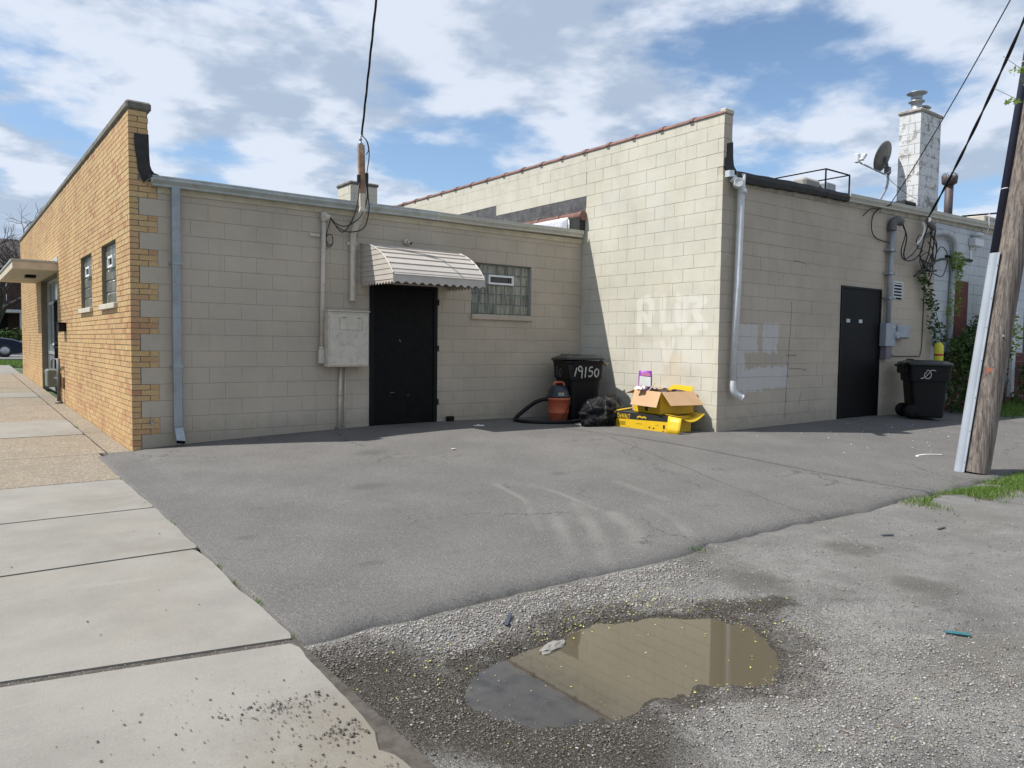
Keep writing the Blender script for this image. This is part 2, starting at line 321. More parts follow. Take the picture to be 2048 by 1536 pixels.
def stonemat(name, cols, rough=.8):
    m, t, b, gg = newmat(name); r = geo(t).outputs['Random Per Island']; cr = N(t, 'ShaderNodeValToRGB'); t.links.new(r, cr.inputs[0]); e = cr.color_ramp
    e.elements[0].color = (*cols[0], 1); e.elements[1].color = (*cols[-1], 1)
    for i, c in enumerate(cols[1:-1]): k = e.elements.new((i+1)/(len(cols)-1)); k.color = (*c, 1)
    t.links.new(cr.outputs[0], b.inputs['Base Color']); b.inputs['Roughness'].default_value = rough; b.inputs['Specular IOR Level'].default_value = .35
    return m
def leafmat(name, a, bb, trans=.25):
    m, t, b, gg = newmat(name); r = geo(t).outputs['Random Per Island']
    t.links.new(gg.mix(r, a, bb), b.inputs['Base Color']); b.inputs['Roughness'].default_value = .55
    b.inputs['Specular IOR Level'].default_value = .3
    tr = N(t, 'ShaderNodeBsdfTranslucent'); t.links.new(gg.mix(r, tuple(q*1.3 for q in a), tuple(q*1.3 for q in bb)), tr.inputs[0])
    mx = N(t, 'ShaderNodeMixShader'); mx.inputs[0].default_value = trans
    t.links.new(b.outputs[0], mx.inputs[1]); t.links.new(tr.outputs[0], mx.inputs[2]); t.links.new(mx.outputs[0], t.nodes['Material Output'].inputs[0])
    return m
def woodpole():
    m, t, b, gg = newmat('weathered_pole_wood'); tcn = N(t, 'ShaderNodeTexCoord').outputs['Object']
    q = gg.v('MULTIPLY', tcn, (1., 1., .035)); n = gg.noise(q, 34, 6, .65, .3); n2 = gg.noise(q, 90, 4, .6)
    c = gg.mix(gg.sm(n, .35, .65), (.075, .062, .054), (.225, .19, .165))
    c = gg.mix(gg.sm(n2, .58, .66, 0, .8), c, (.03, .023, .018))
    c = gg.mix(gg.sm(gg.noise(gg.v('MULTIPLY', tcn, (1., 1., .3)), 3, 4, .6), .5, .7, 0, .4), c, (.30, .26, .22))
    t.links.new(c, b.inputs['Base Color']); b.inputs['Roughness'].default_value = .9
    bump(t, b, gg.m('ADD', n, gg.m('MULTIPLY', n2, .8)), .8, .012)
    return m
def watermat():
    m, t, b, gg = newmat('muddy_water'); p = geo(t).outputs['Position']
    n = gg.noise(p, 3, 4, .6)
    # silt: milky brown where deep, thin and dark over the mud at the left
    x, y, z = gg.sep(p)
    deep = gg.sm(gg.m('ADD', x, gg.m('MULTIPLY', gg.m('SUBTRACT', n, .5), .3)), .2, .75)
    c = gg.mix(deep, gg.mix(gg.sm(gg.noise(p, 9, 5, .6), .4, .65), (.052, .045, .037), (.028, .024, .019)), (.085, .071, .045))
    t.links.new(c, b.inputs['Base Color']); b.inputs['Roughness'].default_value = .02; b.inputs['IOR'].default_value = 1.5
    b.inputs['Specular IOR Level'].default_value = .5
    bump(t, b, gg.noise(p, 14, 2, .5), .02, .002)
    return m
# ------------------------------------------------------------------ mesh helpers
COL = sc.collection
def wloc(o):
    v = Vector((0, 0, 0))
    while o is not None: v += o.location; o = o.parent
    return v
class MB:
    def __init__(s): s.v = []; s.f = []; s.mi = []; s.sm = []
    def add(s, vs, fs, mi=0, smooth=False):
        k = len(s.v); s.v += [tuple(q) for q in vs]; s.f += [tuple(i+k for i in f) for f in fs]; s.mi += [mi]*len(fs); s.sm += [smooth]*len(fs); return s
    def box(s, x0, x1, y0, y1, z0, z1, mi=0, c=0.):
        if c <= 0:
            return s.add([(x0, y0, z0), (x1, y0, z0), (x1, y1, z0), (x0, y1, z0), (x0, y0, z1), (x1, y0, z1), (x1, y1, z1), (x0, y1, z1)],
                         [(0, 3, 2, 1), (4, 5, 6, 7), (0, 1, 5, 4), (1, 2, 6, 5), (2, 3, 7, 6), (3, 0, 4, 7)], mi)
        vs, fs = chamf(x1-x0, y1-y0, z1-z0, c); o = ((x0+x1)/2, (y0+y1)/2, (z0+z1)/2)
        return s.add([(a+o[0], b+o[1], d+o[2]) for a, b, d in vs], fs, mi)
    def obox(s, c, ax, h, mi=0, ch=0.):
        """box at centre c, ax three axes, h three half sizes"""
        vs, fs = chamf(2*h[0], 2*h[1], 2*h[2], ch) if ch > 0 else (None, None)
        if vs is None:
            vs = [(a*h[0], b*h[1], d*h[2]) for d in (-1, 1) for a, b in ((-1, -1), (1, -1), (1, 1), (-1, 1))]
            fs = [(0, 3, 2, 1), (4, 5, 6, 7), (0, 1, 5, 4), (1, 2, 6, 5), (2, 3, 7, 6), (3, 0, 4, 7)]
        A = [Vector(a) for a in ax]; c = Vector(c)
        return s.add([c+A[0]*v[0]+A[1]*v[1]+A[2]*v[2] for v in vs], fs, mi)
    def tube(s, pts, r, n=8, mi=0, cap=True, smooth=True):
        pts = [Vector(p) for p in pts]; rs = r if isinstance(r, (list, tuple)) else [r]*len(pts)
        vs = []; prev = None
        for i, p in enumerate(pts):
            d = (pts[min(i+1, len(pts)-1)]-pts[max(i-1, 0)])
            if d.length < 1e-9: d = Vector((0, 0, 1))
            d.normalize()
            if prev is None:
                a = Vector((0, 0, 1)) if abs(d.z) < .9 else Vector((1, 0, 0)); u = d.cross(a).normalized()
            else:
                u = (prev-d*prev.dot(d)); u = u.normalized() if u.length > 1e-6 else d.orthogonal().normalized()
            prev = u; v = d.cross(u)
            vs += [p+(u*math.cos(2*math.pi*k/n)+v*math.sin(2*math.pi*k/n))*rs[i] for k in range(n)]
        fs = [(i*n+k, i*n+(k+1) % n, (i+1)*n+(k+1) % n, (i+1)*n+k) for i in range(len(pts)-1) for k in range(n)]
        s.add(vs, fs, mi, smooth)
        if cap:
            b = len(s.v)-len(vs); s.f += [tuple(b+k for k in range(n))[::-1], tuple(b+(len(pts)-1)*n+k for k in range(n))]; s.mi += [mi]*2; s.sm += [False]*2
        return s
    def cyl(s, a, b, r, n=16, mi=0, rb=None): return s.tube([a, b], [r, r if rb is None else rb], n, mi)
    def lathe(s, c, prof, n=24, mi=0, axis=(0, 0, 1), smooth=True):
        ax = Vector(axis).normalized(); u = ax.orthogonal().normalized(); v = ax.cross(u); c = Vector(c)
        vs = [c+ax*h+(u*math.cos(2*math.pi*k/n)+v*math.sin(2*math.pi*k/n))*max(r, 1e-4) for r, h in prof for k in range(n)]
        fs = [(i*n+k, i*n+(k+1) % n, (i+1)*n+(k+1) % n, (i+1)*n+k) for i in range(len(prof)-1) for k in range(n)]
        s.add(vs, fs, mi, smooth); b = len(s.v)-len(vs)
        s.f += [tuple(b+k for k in range(n))[::-1], tuple(b+(len(prof)-1)*n+k for k in range(n))]; s.mi += [mi]*2; s.sm += [False]*2
        return s
    def prism(s, poly, d, mi=0):
        """poly: list of 3d points, extruded by vector d"""
        n = len(poly); d = Vector(d); P = [Vector(p) for p in poly]
        return s.add(P+[p+d for p in P], [tuple(range(n))[::-1], tuple(range(n, 2*n))]+[(i, (i+1) % n, n+(i+1) % n, n+i) for i in range(n)], mi)
    def sheet(s, P, th, mi=0, smooth=True):
        """grid of points P[i][j] thickened by th along its normals"""
        a, b = len(P), len(P[0]); P = [[Vector(q) for q in r] for r in P]; top = []; bot = []
        for i in range(a):
            for j in range(b):
                du = P[min(i+1, a-1)][j]-P[max(i-1, 0)][j]; dv = P[i][min(j+1, b-1)]-P[i][max(j-1, 0)]; n = du.cross(dv)
                n = n.normalized() if n.length > 1e-9 else Vector((0, 0, 1))
                top.append(P[i][j]+n*th/2); bot.append(P[i][j]-n*th/2)
        K = a*b; fs = []
        for i in range(a-1):
            for j in range(b-1):
                q = (i*b+j, (i+1)*b+j, (i+1)*b+j+1, i*b+j+1); fs += [q, tuple(K+k for k in q[::-1])]
        ring = [(i, 0) for i in range(a)]+[(a-1, j) for j in range(1, b)]+[(i, b-1) for i in range(a-2, -1, -1)]+[(0, j) for j in range(b-2, 0, -1)]
        R = [i*b+j for i, j in ring]
        for k in range(len(R)): q, w_ = R[k], R[(k+1) % len(R)]; fs.append((w_, q, K+q, K+w_))
        return s.add(top+bot, fs, mi, smooth)
    def mesh(s, name, mats, off=Vector((0, 0, 0))):
        me = bpy.data.meshes.new(name); me.from_pydata([(v[0]-off.x, v[1]-off.y, v[2]-off.z) for v in s.v], [], s.f)
        for m in (mats if isinstance(mats, (list, tuple)) else [mats]): me.materials.append(m)
        me.polygons.foreach_set('material_index', s.mi); me.polygons.foreach_set('use_smooth', s.sm); me.update(); return me
    def build(s, name, mats, parent=None, local=False, **kw):
        off = wloc(parent) if (parent is not None and not local) else Vector((0, 0, 0))
        if parent is None and 'label' in kw and not local and s.v:      # a thing of one mesh: origin at its base
            a = np.array([tuple(v) for v in s.v]); off = Vector(((a[:, 0].min()+a[:, 0].max())/2, (a[:, 1].min()+a[:, 1].max())/2, a[:, 2].min()))
        o = bpy.data.objects.new(name, s.mesh(name, mats, off)); COL.objects.link(o); o.parent = parent
        if parent is None: o.location = off
        return tag(o, **kw)
def chamf(a, b, c, ch):
    a, b, c = a/2, b/2, c/2; ch = min(ch, a*.9, b*.9, c*.9); V = []; idx = {}
    for sx in (-1, 1):
        for sy in (-1, 1):
            for sz in (-1, 1):
                for k, q in enumerate(((a, b-ch, c-ch), (a-ch, b, c-ch), (a-ch, b-ch, c))):
                    idx[(sx, sy, sz, k)] = len(V); V.append((sx*q[0], sy*q[1], sz*q[2]))
    I = lambda x, y, z, k: idx[(x, y, z, k)]
    F = []
    for s_ in (-1, 1):
        q = [I(s_, -1, -1, 0), I(s_, 1, -1, 0), I(s_, 1, 1, 0), I(s_, -1, 1, 0)]; F.append(q if s_ > 0 else q[::-1])
        q = [I(-1, s_, -1, 1), I(-1, s_, 1, 1), I(1, s_, 1, 1), I(1, s_, -1, 1)]; F.append(q if s_ > 0 else q[::-1])
        q = [I(-1, -1, s_, 2), I(1, -1, s_, 2), I(1, 1, s_, 2), I(-1, 1, s_, 2)]; F.append(q if s_ > 0 else q[::-1])
    for p in (-1, 1):
        for q in (-1, 1):
            f = [I(p, q, -1, 0), I(p, q, 1, 0), I(p, q, 1, 1), I(p, q, -1, 1)]; F.append(f if p*q < 0 else f[::-1])
            f = [I(p, -1, q, 0), I(p, 1, q, 0), I(p, 1, q, 2), I(p, -1, q, 2)]; F.append(f if p*q > 0 else f[::-1])
            f = [I(-1, p, q, 1), I(1, p, q, 1), I(1, p, q, 2), I(-1, p, q, 2)]; F.append(f if p*q < 0 else f[::-1])
    for x in (-1, 1):
        for y in (-1, 1):
            for z in (-1, 1):
                f = [I(x, y, z, 0), I(x, y, z, 1), I(x, y, z, 2)]; F.append(f if x*y*z > 0 else f[::-1])
    return V, [tuple(f) for f in F]
def tag(o, label=None, cat=None, group=None, kind=None):
    if label: o['label'] = label
    if cat: o['category'] = cat
    if group: o['group'] = group
    if kind: o['kind'] = kind
    return o
def thing(name, label, cat, loc, rz=0., group=None):
    o = bpy.data.objects.new(name, None); COL.objects.link(o); o.location = loc; o.rotation_euler = (0, 0, rz); o.empty_display_size = .2
    return tag(o, label, cat, group)
def bez(pts, n=8):
    """smooth curve through points (Catmull-Rom)"""
    P_ = [Vector(p) for p in pts]; P_ = [P_[0]*2-P_[1]]+P_+[P_[-1]*2-P_[-2]]; o = []
    for i in range(1, len(P_)-2):
        a, b, c, d = P_[i-1:i+3]
        for k in range(n):
            t_ = k/n; o.append(.5*((2*b)+(c-a)*t_+(2*a-5*b+4*c-d)*t_*t_+(3*b-a-3*c+d)*t_**3))
    return o+[P_[-2]]
def ribbon(mb, pts, wd, o, u, v, n, mi=0, lift=.0015):
    """hand painted stroke: pts in (a,b) on the plane o + a*u + b*v"""
    o, u, v, n = map(Vector, (o, u, v, n)); Q = [Vector((a, b, 0)) for a, b in pts]; Q = bez(Q, 4)
    vs = []; 
    for i, q in enumerate(Q):
        d = (Q[min(i+1, len(Q)-1)]-Q[max(i-1, 0)]).normalized(); s_ = Vector((-d.y, d.x, 0))*wd/2*(.8+.4*random.random())
        for e in (-1, 1): p = q+s_*e; vs.append(o+u*p.x+v*p.y+n*lift)
    mb.add(vs, [(2*i, 2*i+1, 2*i+3, 2*i+2) for i in range(len(Q)-1)], mi)
def text_mesh(txt, size):
    cu = bpy.data.curves.new('lettering', 'FONT'); cu.body = txt; cu.size = size; cu.offset = .012*size; cu.resolution_u = 3
    o = bpy.data.objects.new('lettering', cu); COL.objects.link(o); dg = bpy.context.evaluated_depsgraph_get()
    me = bpy.data.meshes.new_from_object(o.evaluated_get(dg)); vs = [v.co.copy() for v in me.vertices]; fs = [tuple(p.vertices) for p in me.polygons]
    bpy.data.objects.remove(o); bpy.data.curves.remove(cu); bpy.data.meshes.remove(me); return vs, fs
def shared(cache, key, fn):
    if key not in cache: cache[key] = fn()
    return cache[key]
def place(name, me, loc, parent, off=None):
    o = bpy.data.objects.new(name, me); o.parent = parent; o.location = Vector(loc)-(off if off is not None else wloc(parent)); COL.objects.link(o); return o
def ss(x, a, b):
    t_ = np.clip((np.asarray(x, float)-a)/(b-a), 0, 1); return t_*t_*(3-2*t_)
# ------------------------------------------------------------------ terrain shape
BX = [-3, 0, .1, .74, 1.66, 3.1, 4.3, 5.7, 7.2, 10.5, 14, 60]; BZ = [.0, .006, .03, .065, .10, .142, .148, .135, .11, .135, .12, .12]
def zlot(x, y):
    x = np.asarray(x, float); y = np.asarray(y, float)
    base = np.interp(x, BX, BZ); y0 = -3*ss(x, 2, 6.5)
    t_ = np.clip((y0-y)/(6.4+y0), 0, 1); s_ = t_*t_*(3-2*t_)*.6+t_*.4
    return base*(1-s_)-.12*s_
def zwalk(y):
    y = np.asarray(y, float); return np.where(y > 0, .0207*np.minimum(y, 20.), .0155*y)
PUD = np.array([(.49, -7.0), (.79, -7.01), (1.1, -6.96), (1.48, -7.09), (1.67, -7.3), (1.70, -7.55), (1.64, -7.73), (1.5, -7.86), (1.18, -7.94), (.85, -7.85), (.59, -7.80), (.29, -7.78), (.10, -7.66), (.06, -7.5), (-.04, -7.38), (.0, -7.22), (.12, -7.12), (.25, -7.08), (.4, -7.06)])
def sd_poly(x, y, P_):
    d = np.full(x.shape, 1e9); ins = np.zeros(x.shape, bool)
    for i in range(len(P_)):
        a = P_[i]; b = P_[(i+1) % len(P_)]; e = b-a; wx = x-a[0]; wy = y-a[1]
        h = np.clip((wx*e[0]+wy*e[1])/(e@e), 0, 1); d = np.minimum(d, np.hypot(wx-e[0]*h, wy-e[1]*h))
        c = ((a[1] <= y) & (b[1] > y)) | ((b[1] <= y) & (a[1] > y)); xi = a[0]+(y-a[1])/(e[1] if abs(e[1]) > 1e-9 else 1e-9)*e[0]; ins ^= (c & (x < xi))
    return np.where(ins, -d, d)
def vnoise(x, y, s, seed=0, oct=4):
    x = np.asarray(x, float); y = np.asarray(y, float); o = np.zeros(np.broadcast(x, y).shape); a = 1.; tot = 0
    r_ = np.random.default_rng(100+seed); T = r_.random((256, 256))
    for k in range(oct):
        X = x*s; Y = y*s; xi = np.floor(X).astype(int); yi = np.floor(Y).astype(int); fx = X-xi; fy = Y-yi; fx = fx*fx*(3-2*fx); fy = fy*fy*(3-2*fy)
        g_ = lambda i, j: T[(xi+i+37*k) % 256, (yi+j+91*k) % 256]
        o += a*((g_(0, 0)*(1-fx)+g_(1, 0)*fx)*(1-fy)+(g_(0, 1)*(1-fx)+g_(1, 1)*fx)*fy); tot += a; a *= .5; s *= 2.03
    return o/tot-.5
WATER = -.18
def zalley(x, y):
    x = np.asarray(x, float); y = np.asarray(y, float)
    d = sd_poly(x, y, PUD)+vnoise(x, y, 3.2, 1, 4)*.24+vnoise(x, y, 11, 4, 3)*.07
    rim = WATER+np.where(d > 0, np.minimum(.058, .05*d+.012*ss(d, 0, .05)), np.maximum(-.05, .13*d))
    base = -.128+.06*ss(-y, 8.5, 13)+vnoise(x, y, 1.3, 2, 4)*.03
    k = ss(d, .25, 1.2); z = rim*(1-k)+base*k
    z = z+vnoise(x, y, 14, 3, 3)*.008
    e = ss(y, -6.6, -6.35); return z*(1-e)+np.minimum(z, zlot(x, np.minimum(y, -6.3))-.035)*e
def grid_obj(name, xs, ys, zf, mat, **kw):
    X, Y = np.meshgrid(xs, ys, indexing='ij'); Z = zf(X, Y); n, m = X.shape
    V = np.stack([X, Y, Z], -1).reshape(-1, 3); i, j = np.meshgrid(np.arange(n-1), np.arange(m-1), indexing='ij'); a = (i*m+j).ravel()
    F = np.stack([a, a+m, a+m+1, a+1], -1); me = bpy.data.meshes.new(name); me.from_pydata(V.tolist(), [], F.tolist()); me.materials.append(mat)
    me.polygons.foreach_set('use_smooth', [True]*len(F)); o = bpy.data.objects.new(name, me); COL.objects.link(o); return tag(o, **kw)
# ================================================================== GROUND
M_ASPH = asphalt(); M_LC = concrete('pale_concrete', (.246, .233, .210), 0, .85); M_AG = concrete('exposed_aggregate', (.235, .205, .165), .7)
M_GRAV = gravelground(); M_MUD = plain('dirt_joint', (.07, .06, .05), .95, var=.4, nscale=20, bs=.5)
M_GRASSG = plain('grass_soil', (.06, .085, .03), .95, var=.4, nscale=2)
M_ROAD = plain('street_asphalt', (.17, .17, .168), .9, var=.1, nscale=1)
def zterr(x, y):
    return zwalk(np.where(y > 0, y, 0))-.09-.25*ss(-y, 0, 4)+.0*x
def ax_(*seg):
    o = []
    for a, b, s_ in seg: o += list(np.arange(a, b, s_))
    return np.array(o+[seg[-1][1]])
grid_obj('ground', ax_((-400, -60, 20), (-60, 80, 2), (80, 500, 20)), ax_((-300, -40, 20), (-40, 60, 2), (60, 600, 20)), zterr, M_GRASSG, kind='structure')
# asphalt lot with a ragged lower edge
def lot():
    xs = np.concatenate([ax_((-.415, 10, .06)), np.arange(10.2, 60, .6)]); ys = np.concatenate([np.linspace(0, 1, 70)])
    n, m = len(xs), len(ys); V = []
    edge = -6.38+vnoise(xs, xs*0+3, 1.4, 5, 5)*.30+vnoise(xs, xs*0+9, 8, 6, 3)*.06
    top = .06
    for i, x in enumerate(xs):
        xl = x
        for j, s_ in enumerate(ys):
            y = edge[i]+(top-edge[i])*s_
            if i == 0: xl = -.405+float(vnoise(np.array(y), np.array(4.), 2.2, 8, 4))*.06+(.13 if y > -.2 else 0)*float(ss(y, -.6, 0))
            z = float(zlot(xl, y)); V.append((xl, y, z-(.0 if j > 0 else .035)))
    F = [(i*m+j, (i+1)*m+j, (i+1)*m+j+1, i*m+j+1) for i in range(n-1) for j in range(m-1)]
    b = len(V); V += [(V[i*m][0], V[i*m][1]-.012, -.32) for i in range(n)]; F += [(b+i, b+i+1, (i+1)*m, i*m) for i in range(n-1)]
    b = len(V); V += [(V[j][0]-.002, V[j][1], -.32) for j in range(m)]; F += [(b+j+1, b+j, j, j+1) for j in range(m-1)]
    me = bpy.data.meshes.new('asphalt_lot'); me.from_pydata(V, [], F); me.materials.append(M_ASPH)
    me.polygons.foreach_set('use_smooth', [True]*len(F)); o = bpy.data.objects.new('asphalt_lot', me); COL.objects.link(o); tag(o, kind='structure')
lot()
# alley (gravel, mud) with the puddle hollow
xs = np.concatenate([np.arange(-.62, 2.6, .028), np.arange(2.6, 8, .09), np.arange(8, 60, 1.)]); ys = np.concatenate([np.arange(-40, -10, 1.), np.arange(-10, -8.3, .07), np.arange(-8.3, -6.2, .028)])
grid_obj('gravel_alley', xs, ys, zalley, M_GRAV, kind='structure')
mb = MB(); c = PUD.mean(0); Q = [(c[0]+(q[0]-c[0])*1.12+(.0), c[1]+(q[1]-c[1])*1.25, WATER) for q in PUD]; mb.add(Q, [tuple(range(len(Q)))[::-1]])
pud = mb.build('puddle_water', watermat(), kind='structure')
if sum(p.normal.z for p in pud.data.polygons) < 0: pud.data.flip_normals()
# sidewalk: bed plus slabs
mb = MB()
for y0, y1 in ((-14, 0), (0, 7), (7, 14), (14, 21)):
    mb.add([(-2.1, y0, zwalk(y0)-.009), (-.43 if y0 < 0 else -.02, y0, zwalk(y0)-.009), (-.43 if y0 < 0 else -.02, y1, zwalk(y1)-.009), (-2.1, y1, zwalk(y1)-.009)], [(0, 1, 2, 3)])
walk = mb.build('sidewalk', M_MUD, kind='structure')
def slab(x0, x1, y0, y1, mat, rag=.012, dz=0., top=None, sl0=0., sl1=0.):
    n = max(6, int((y1-y0)/.06)); V = []
    R = []
    for k in range(n+1):
        y = y0+(y1-y0)*k/n
        xr = x1+float(vnoise(np.array(y), np.array(2.), 3.1, 12, 5))*rag*3.2
        if top == 'front':
            xr -= .035*ss(-y, 6.5, 7.6)+.02*ss(-y, 7.2, 7.9)
            xr -= .045*math.exp(-((y+7.52)/.06)**2)
        R.append((xr, y))
    # corners slightly rounded/chipped
    R[0] = (R[0][0]-.02, R[0][1]); R[-1] = (R[-1][0]-.02, R[-1][1])
    mb = MB(); e = .006
    L = [(x0, q[1]+sl0*(1-k/n)+sl1*k/n) for k, q in enumerate(R)]
    topv = [(a, b, zwalk(b)+dz) for a, b in L]+[(a-e, b, zwalk(b)+dz) for a, b in R]+[(a, b, zwalk(b)+dz-e) for a, b in R]+[(a, b, zwalk(b)-.1) for a, b in R]
    K = n+1; F = []
    for k in range(n):
        F += [(k, K+k, K+k+1, k+1), (K+k, 2*K+k, 2*K+k+1, K+k+1), (2*K+k, 3*K+k, 3*K+k+1, 2*K+k+1)]
    mb.add(topv, F)
    for k, s_ in ((0, -1), (n, 1)):   # end faces
        a = L[k]; b = R[k]; q = [(a[0], a[1], zwalk(a[1])+dz), (b[0]-e, b[1], zwalk(b[1])+dz), (b[0], b[1], zwalk(b[1])-.1), (a[0], a[1], zwalk(a[1])-.1)]
        mb.add(q, [(0, 3, 2, 1) if s_ < 0 else (0, 1, 2, 3)])
    return mb.build('slab', mat, walk)
slab(-2.1, -.46, -10.6, -6.45, M_LC, top='front', sl1=.33); slab(-2.1, -.46, -14, -10.62, M_LC)
slab(-2.1, -.43, -6.39, -4.575, M_LC, sl0=.33); slab(-2.1, -.40, -4.545, -3.15, M_LC); slab(-2.1, -.40, -3.122, -1.70, M_LC)
slab(-2.1, -.32, -1.682, .05, M_AG); slab(-2.1, -.27, .065, 1.84, M_AG, .006); slab(-2.1, -.27, 1.86, 3.70, M_LC, .006, .004); slab(-2.1, -.27, 3.72, 6.3, M_AG, .006)
slab(-2.1, -.27, 6.32, 7.9, M_AG, .006); slab(-2.1, -.27, 7.92, 9.1, M_LC, .006, .004); slab(-2.1, -.27, 9.12, 12.2, M_AG, .006); slab(-2.1, -.27, 12.22, 15.8, M_AG, .006); slab(-2.1, -.05, 15.82, 20.9, M_LC, .006)
for a, b in ((.0, 2.02), (2.03, 5.0), (5.01, 8.2), (8.21, 12), (12.01, 15.8)):
    slab(-.262, -.012, a, b, M_AG, .004, .003)
# street, verge, kerb at the far end and along the left
mb = MB(); Z = .35
mb.add([(-60, 20.9, Z), (60, 20.9, Z), (60, 28.4, Z+.02), (-60, 28.4, Z+.02)], [(0, 1, 2, 3)]); verge = mb.build('grass_verge', M_GRASSG, kind='structure')
mb = MB(); mb.add([(-80, 28.5, .36), (80, 28.5, .36), (80, 42, .36), (-80, 42, .36)], [(0, 1, 2, 3)]); mb.build('street', M_ROAD, kind='structure')
mb = MB(); mb.box(-60, 60, 28.38, 28.55, .2, .46); mb.box(-60, 60, 41.9, 42.1, .2, .47); mb.build('street_kerb', M_LC, kind='structure')
mb = MB(); mb.add([(-3.9, -60, -.12), (-2.12, -60, -.12), (-2.12, 0, -.01), (-3.9, 0, -.01)], [(0, 1, 2, 3)]); mb.add([(-3.9, 0, -.01), (-2.12, 0, -.01), (-2.12, 20.9, .345), (-3.9, 20.9, .345)], [(0, 1, 2, 3)]); mb.build('side_verge', M_GRASSG, kind='structure')
mb = MB(); mb.add([(-14, -60, -.24), (-4, -60, -.24), (-4, 0, -.14), (-14, 0, -.14)], [(0, 1, 2, 3)]); mb.add([(-14, 0, -.14), (-4, 0, -.14), (-4, 28.5, .357), (-14, 28.5, .357)], [(0, 1, 2, 3)]); mb.build('side_street', M_ROAD, kind='structure')

# loose stones -------------------------------------------------------
def stones(name, X, Y, Z, R, mat, flat=.65, parent=None, **kw):
    n = len(X); U = np.array([(1, 0, 0), (0, 1, 0), (-1, 0, 0), (0, -1, 0), (0, 0, 1), (0, 0, -1)], float)
    V = np.repeat(U[None], n, 0)*(RNG.uniform(.6, 1.25, (n, 6, 1))); a = RNG.uniform(0, 6.28, n); c_, s_ = np.cos(a), np.sin(a)
    V[:, :, 0] += RNG.uniform(-.3, .3, (n, 6)); V[:, :, 2] *= flat; V[:, :, 0] *= RNG.uniform(.8, 1.5, (n, 1))
    x = V[:, :, 0]*c_[:, None]-V[:, :, 1]*s_[:, None]; y = V[:, :, 0]*s_[:, None]+V[:, :, 1]*c_[:, None]
    V = np.stack([x, y, V[:, :, 2]], -1)*R[:, None, None]+np.stack([X, Y, Z], -1)[:, None, :]
    F = np.array([(0, 1, 4), (1, 2, 4), (2, 3, 4), (3, 0, 4), (1, 0, 5), (2, 1, 5), (3, 2, 5), (0, 3, 5)])
    FF = (F[None]+(np.arange(n)*6)[:, None, None]).reshape(-1, 3)
    me = bpy.data.meshes.new(name); me.vertices.add(n*6); me.vertices.foreach_set('co', V.ravel()); me.loops.add(len(FF)*3); me.loops.foreach_set('vertex_index', FF.ravel())
    me.polygons.add(len(FF)); me.polygons.foreach_set('loop_start', np.arange(len(FF))*3); me.polygons.foreach_set('loop_total', np.full(len(FF), 3)); me.update(calc_edges=True)
    me.materials.append(mat); o = bpy.data.objects.new(name, me); COL.objects.link(o); o.parent = parent; return tag(o, **kw)
M_ST = stonemat('gravel_stone', [(.10, .095, .09), (.22, .21, .20), (.31, .30, .28), (.17, .14, .115), (.42, .41, .39), (.20, .20, .205), (.28, .24, .20), (.24, .23, .215)])
M_STD = stonemat('wet_stone', [(.04, .036, .03), (.11, .095, .08), (.17, .15, .125), (.07, .06, .05), (.24, .22, .2)], .5)
M_LUMP = stonemat('tar_crumb', [(.07, .06, .052), (.12, .105, .09), (.2, .175, .145)])
def rightof(y): return np.where(y < -6.38, -.47-.05*ss(-y, 6.5, 7.9), -.41)
n = 190000; X = RNG.uniform(-.5, 5.5, n); Y = RNG.uniform(-9.6, -6.3, n)
d = sd_poly(X, Y, PUD); cl = vnoise(X, Y, 2.2, 21, 4)
pr = .16+.9*np.exp(-((Y+6.62)/.22)**2)*(X < 2.4)+.55*np.exp(-((d-.16)/.14)**2)+.5*np.exp(-((Y+8.5)/.35)**2)*(X > .3)*(X < 2.6)
pr = pr*(1+1.8*cl)*np.where(X > 2.2, .4, 1)*np.where(d < -.02, np.where((X < .5) & (d > -.2), .22, 0), 1)
e = -6.40+vnoise(X, X*0+3, 1.4, 5, 5)*.30
k = (RNG.random(n) < pr) & (X > rightof(Y)+.01) & (Y < e-.005); X, Y, d = X[k], Y[k], d[k]
Rr = (.0026+.0058*RNG.random(len(X))**2.6)*np.where((Y > -6.95) & (X < 2.4), 1.25, 1.); Zs = zalley(X, Y)
def seg(X, Y, a, b):
    a = np.array(a); e_ = np.array(b)-a; h = np.clip(((X-a[0])*e_[0]+(Y-a[1])*e_[1])/(e_@e_), 0, 1); return np.hypot(X-a[0]-e_[0]*h, Y-a[1]-e_[1]*h)
wj = vnoise(X, Y, 4, 17, 4)*.4
wet = (Zs+wj*.05 < -.161) | (seg(X, Y, (-.3, -6.95), (.1, -7.95))+wj < .42) | (seg(X, Y, (.1, -6.95), (1.3, -6.93))+wj < .12) | (seg(X, Y, (1.75, -7.2), (2.2, -7.5))+wj < .12)
wet &= RNG.random(len(X)) < .9
stones('gravel_stones', X[~wet], Y[~wet], Zs[~wet]+Rr[~wet]*.35, Rr[~wet], M_ST, kind='stuff', label='loose grey gravel strewn over the alley', cat='gravel')
stones('muddy_gravel', X[wet], Y[wet], np.maximum(Zs[wet], WATER-.0025)+Rr[wet]*.3, Rr[wet], M_STD, kind='stuff', label='dark wet gravel in the mud round the puddle', cat='gravel')
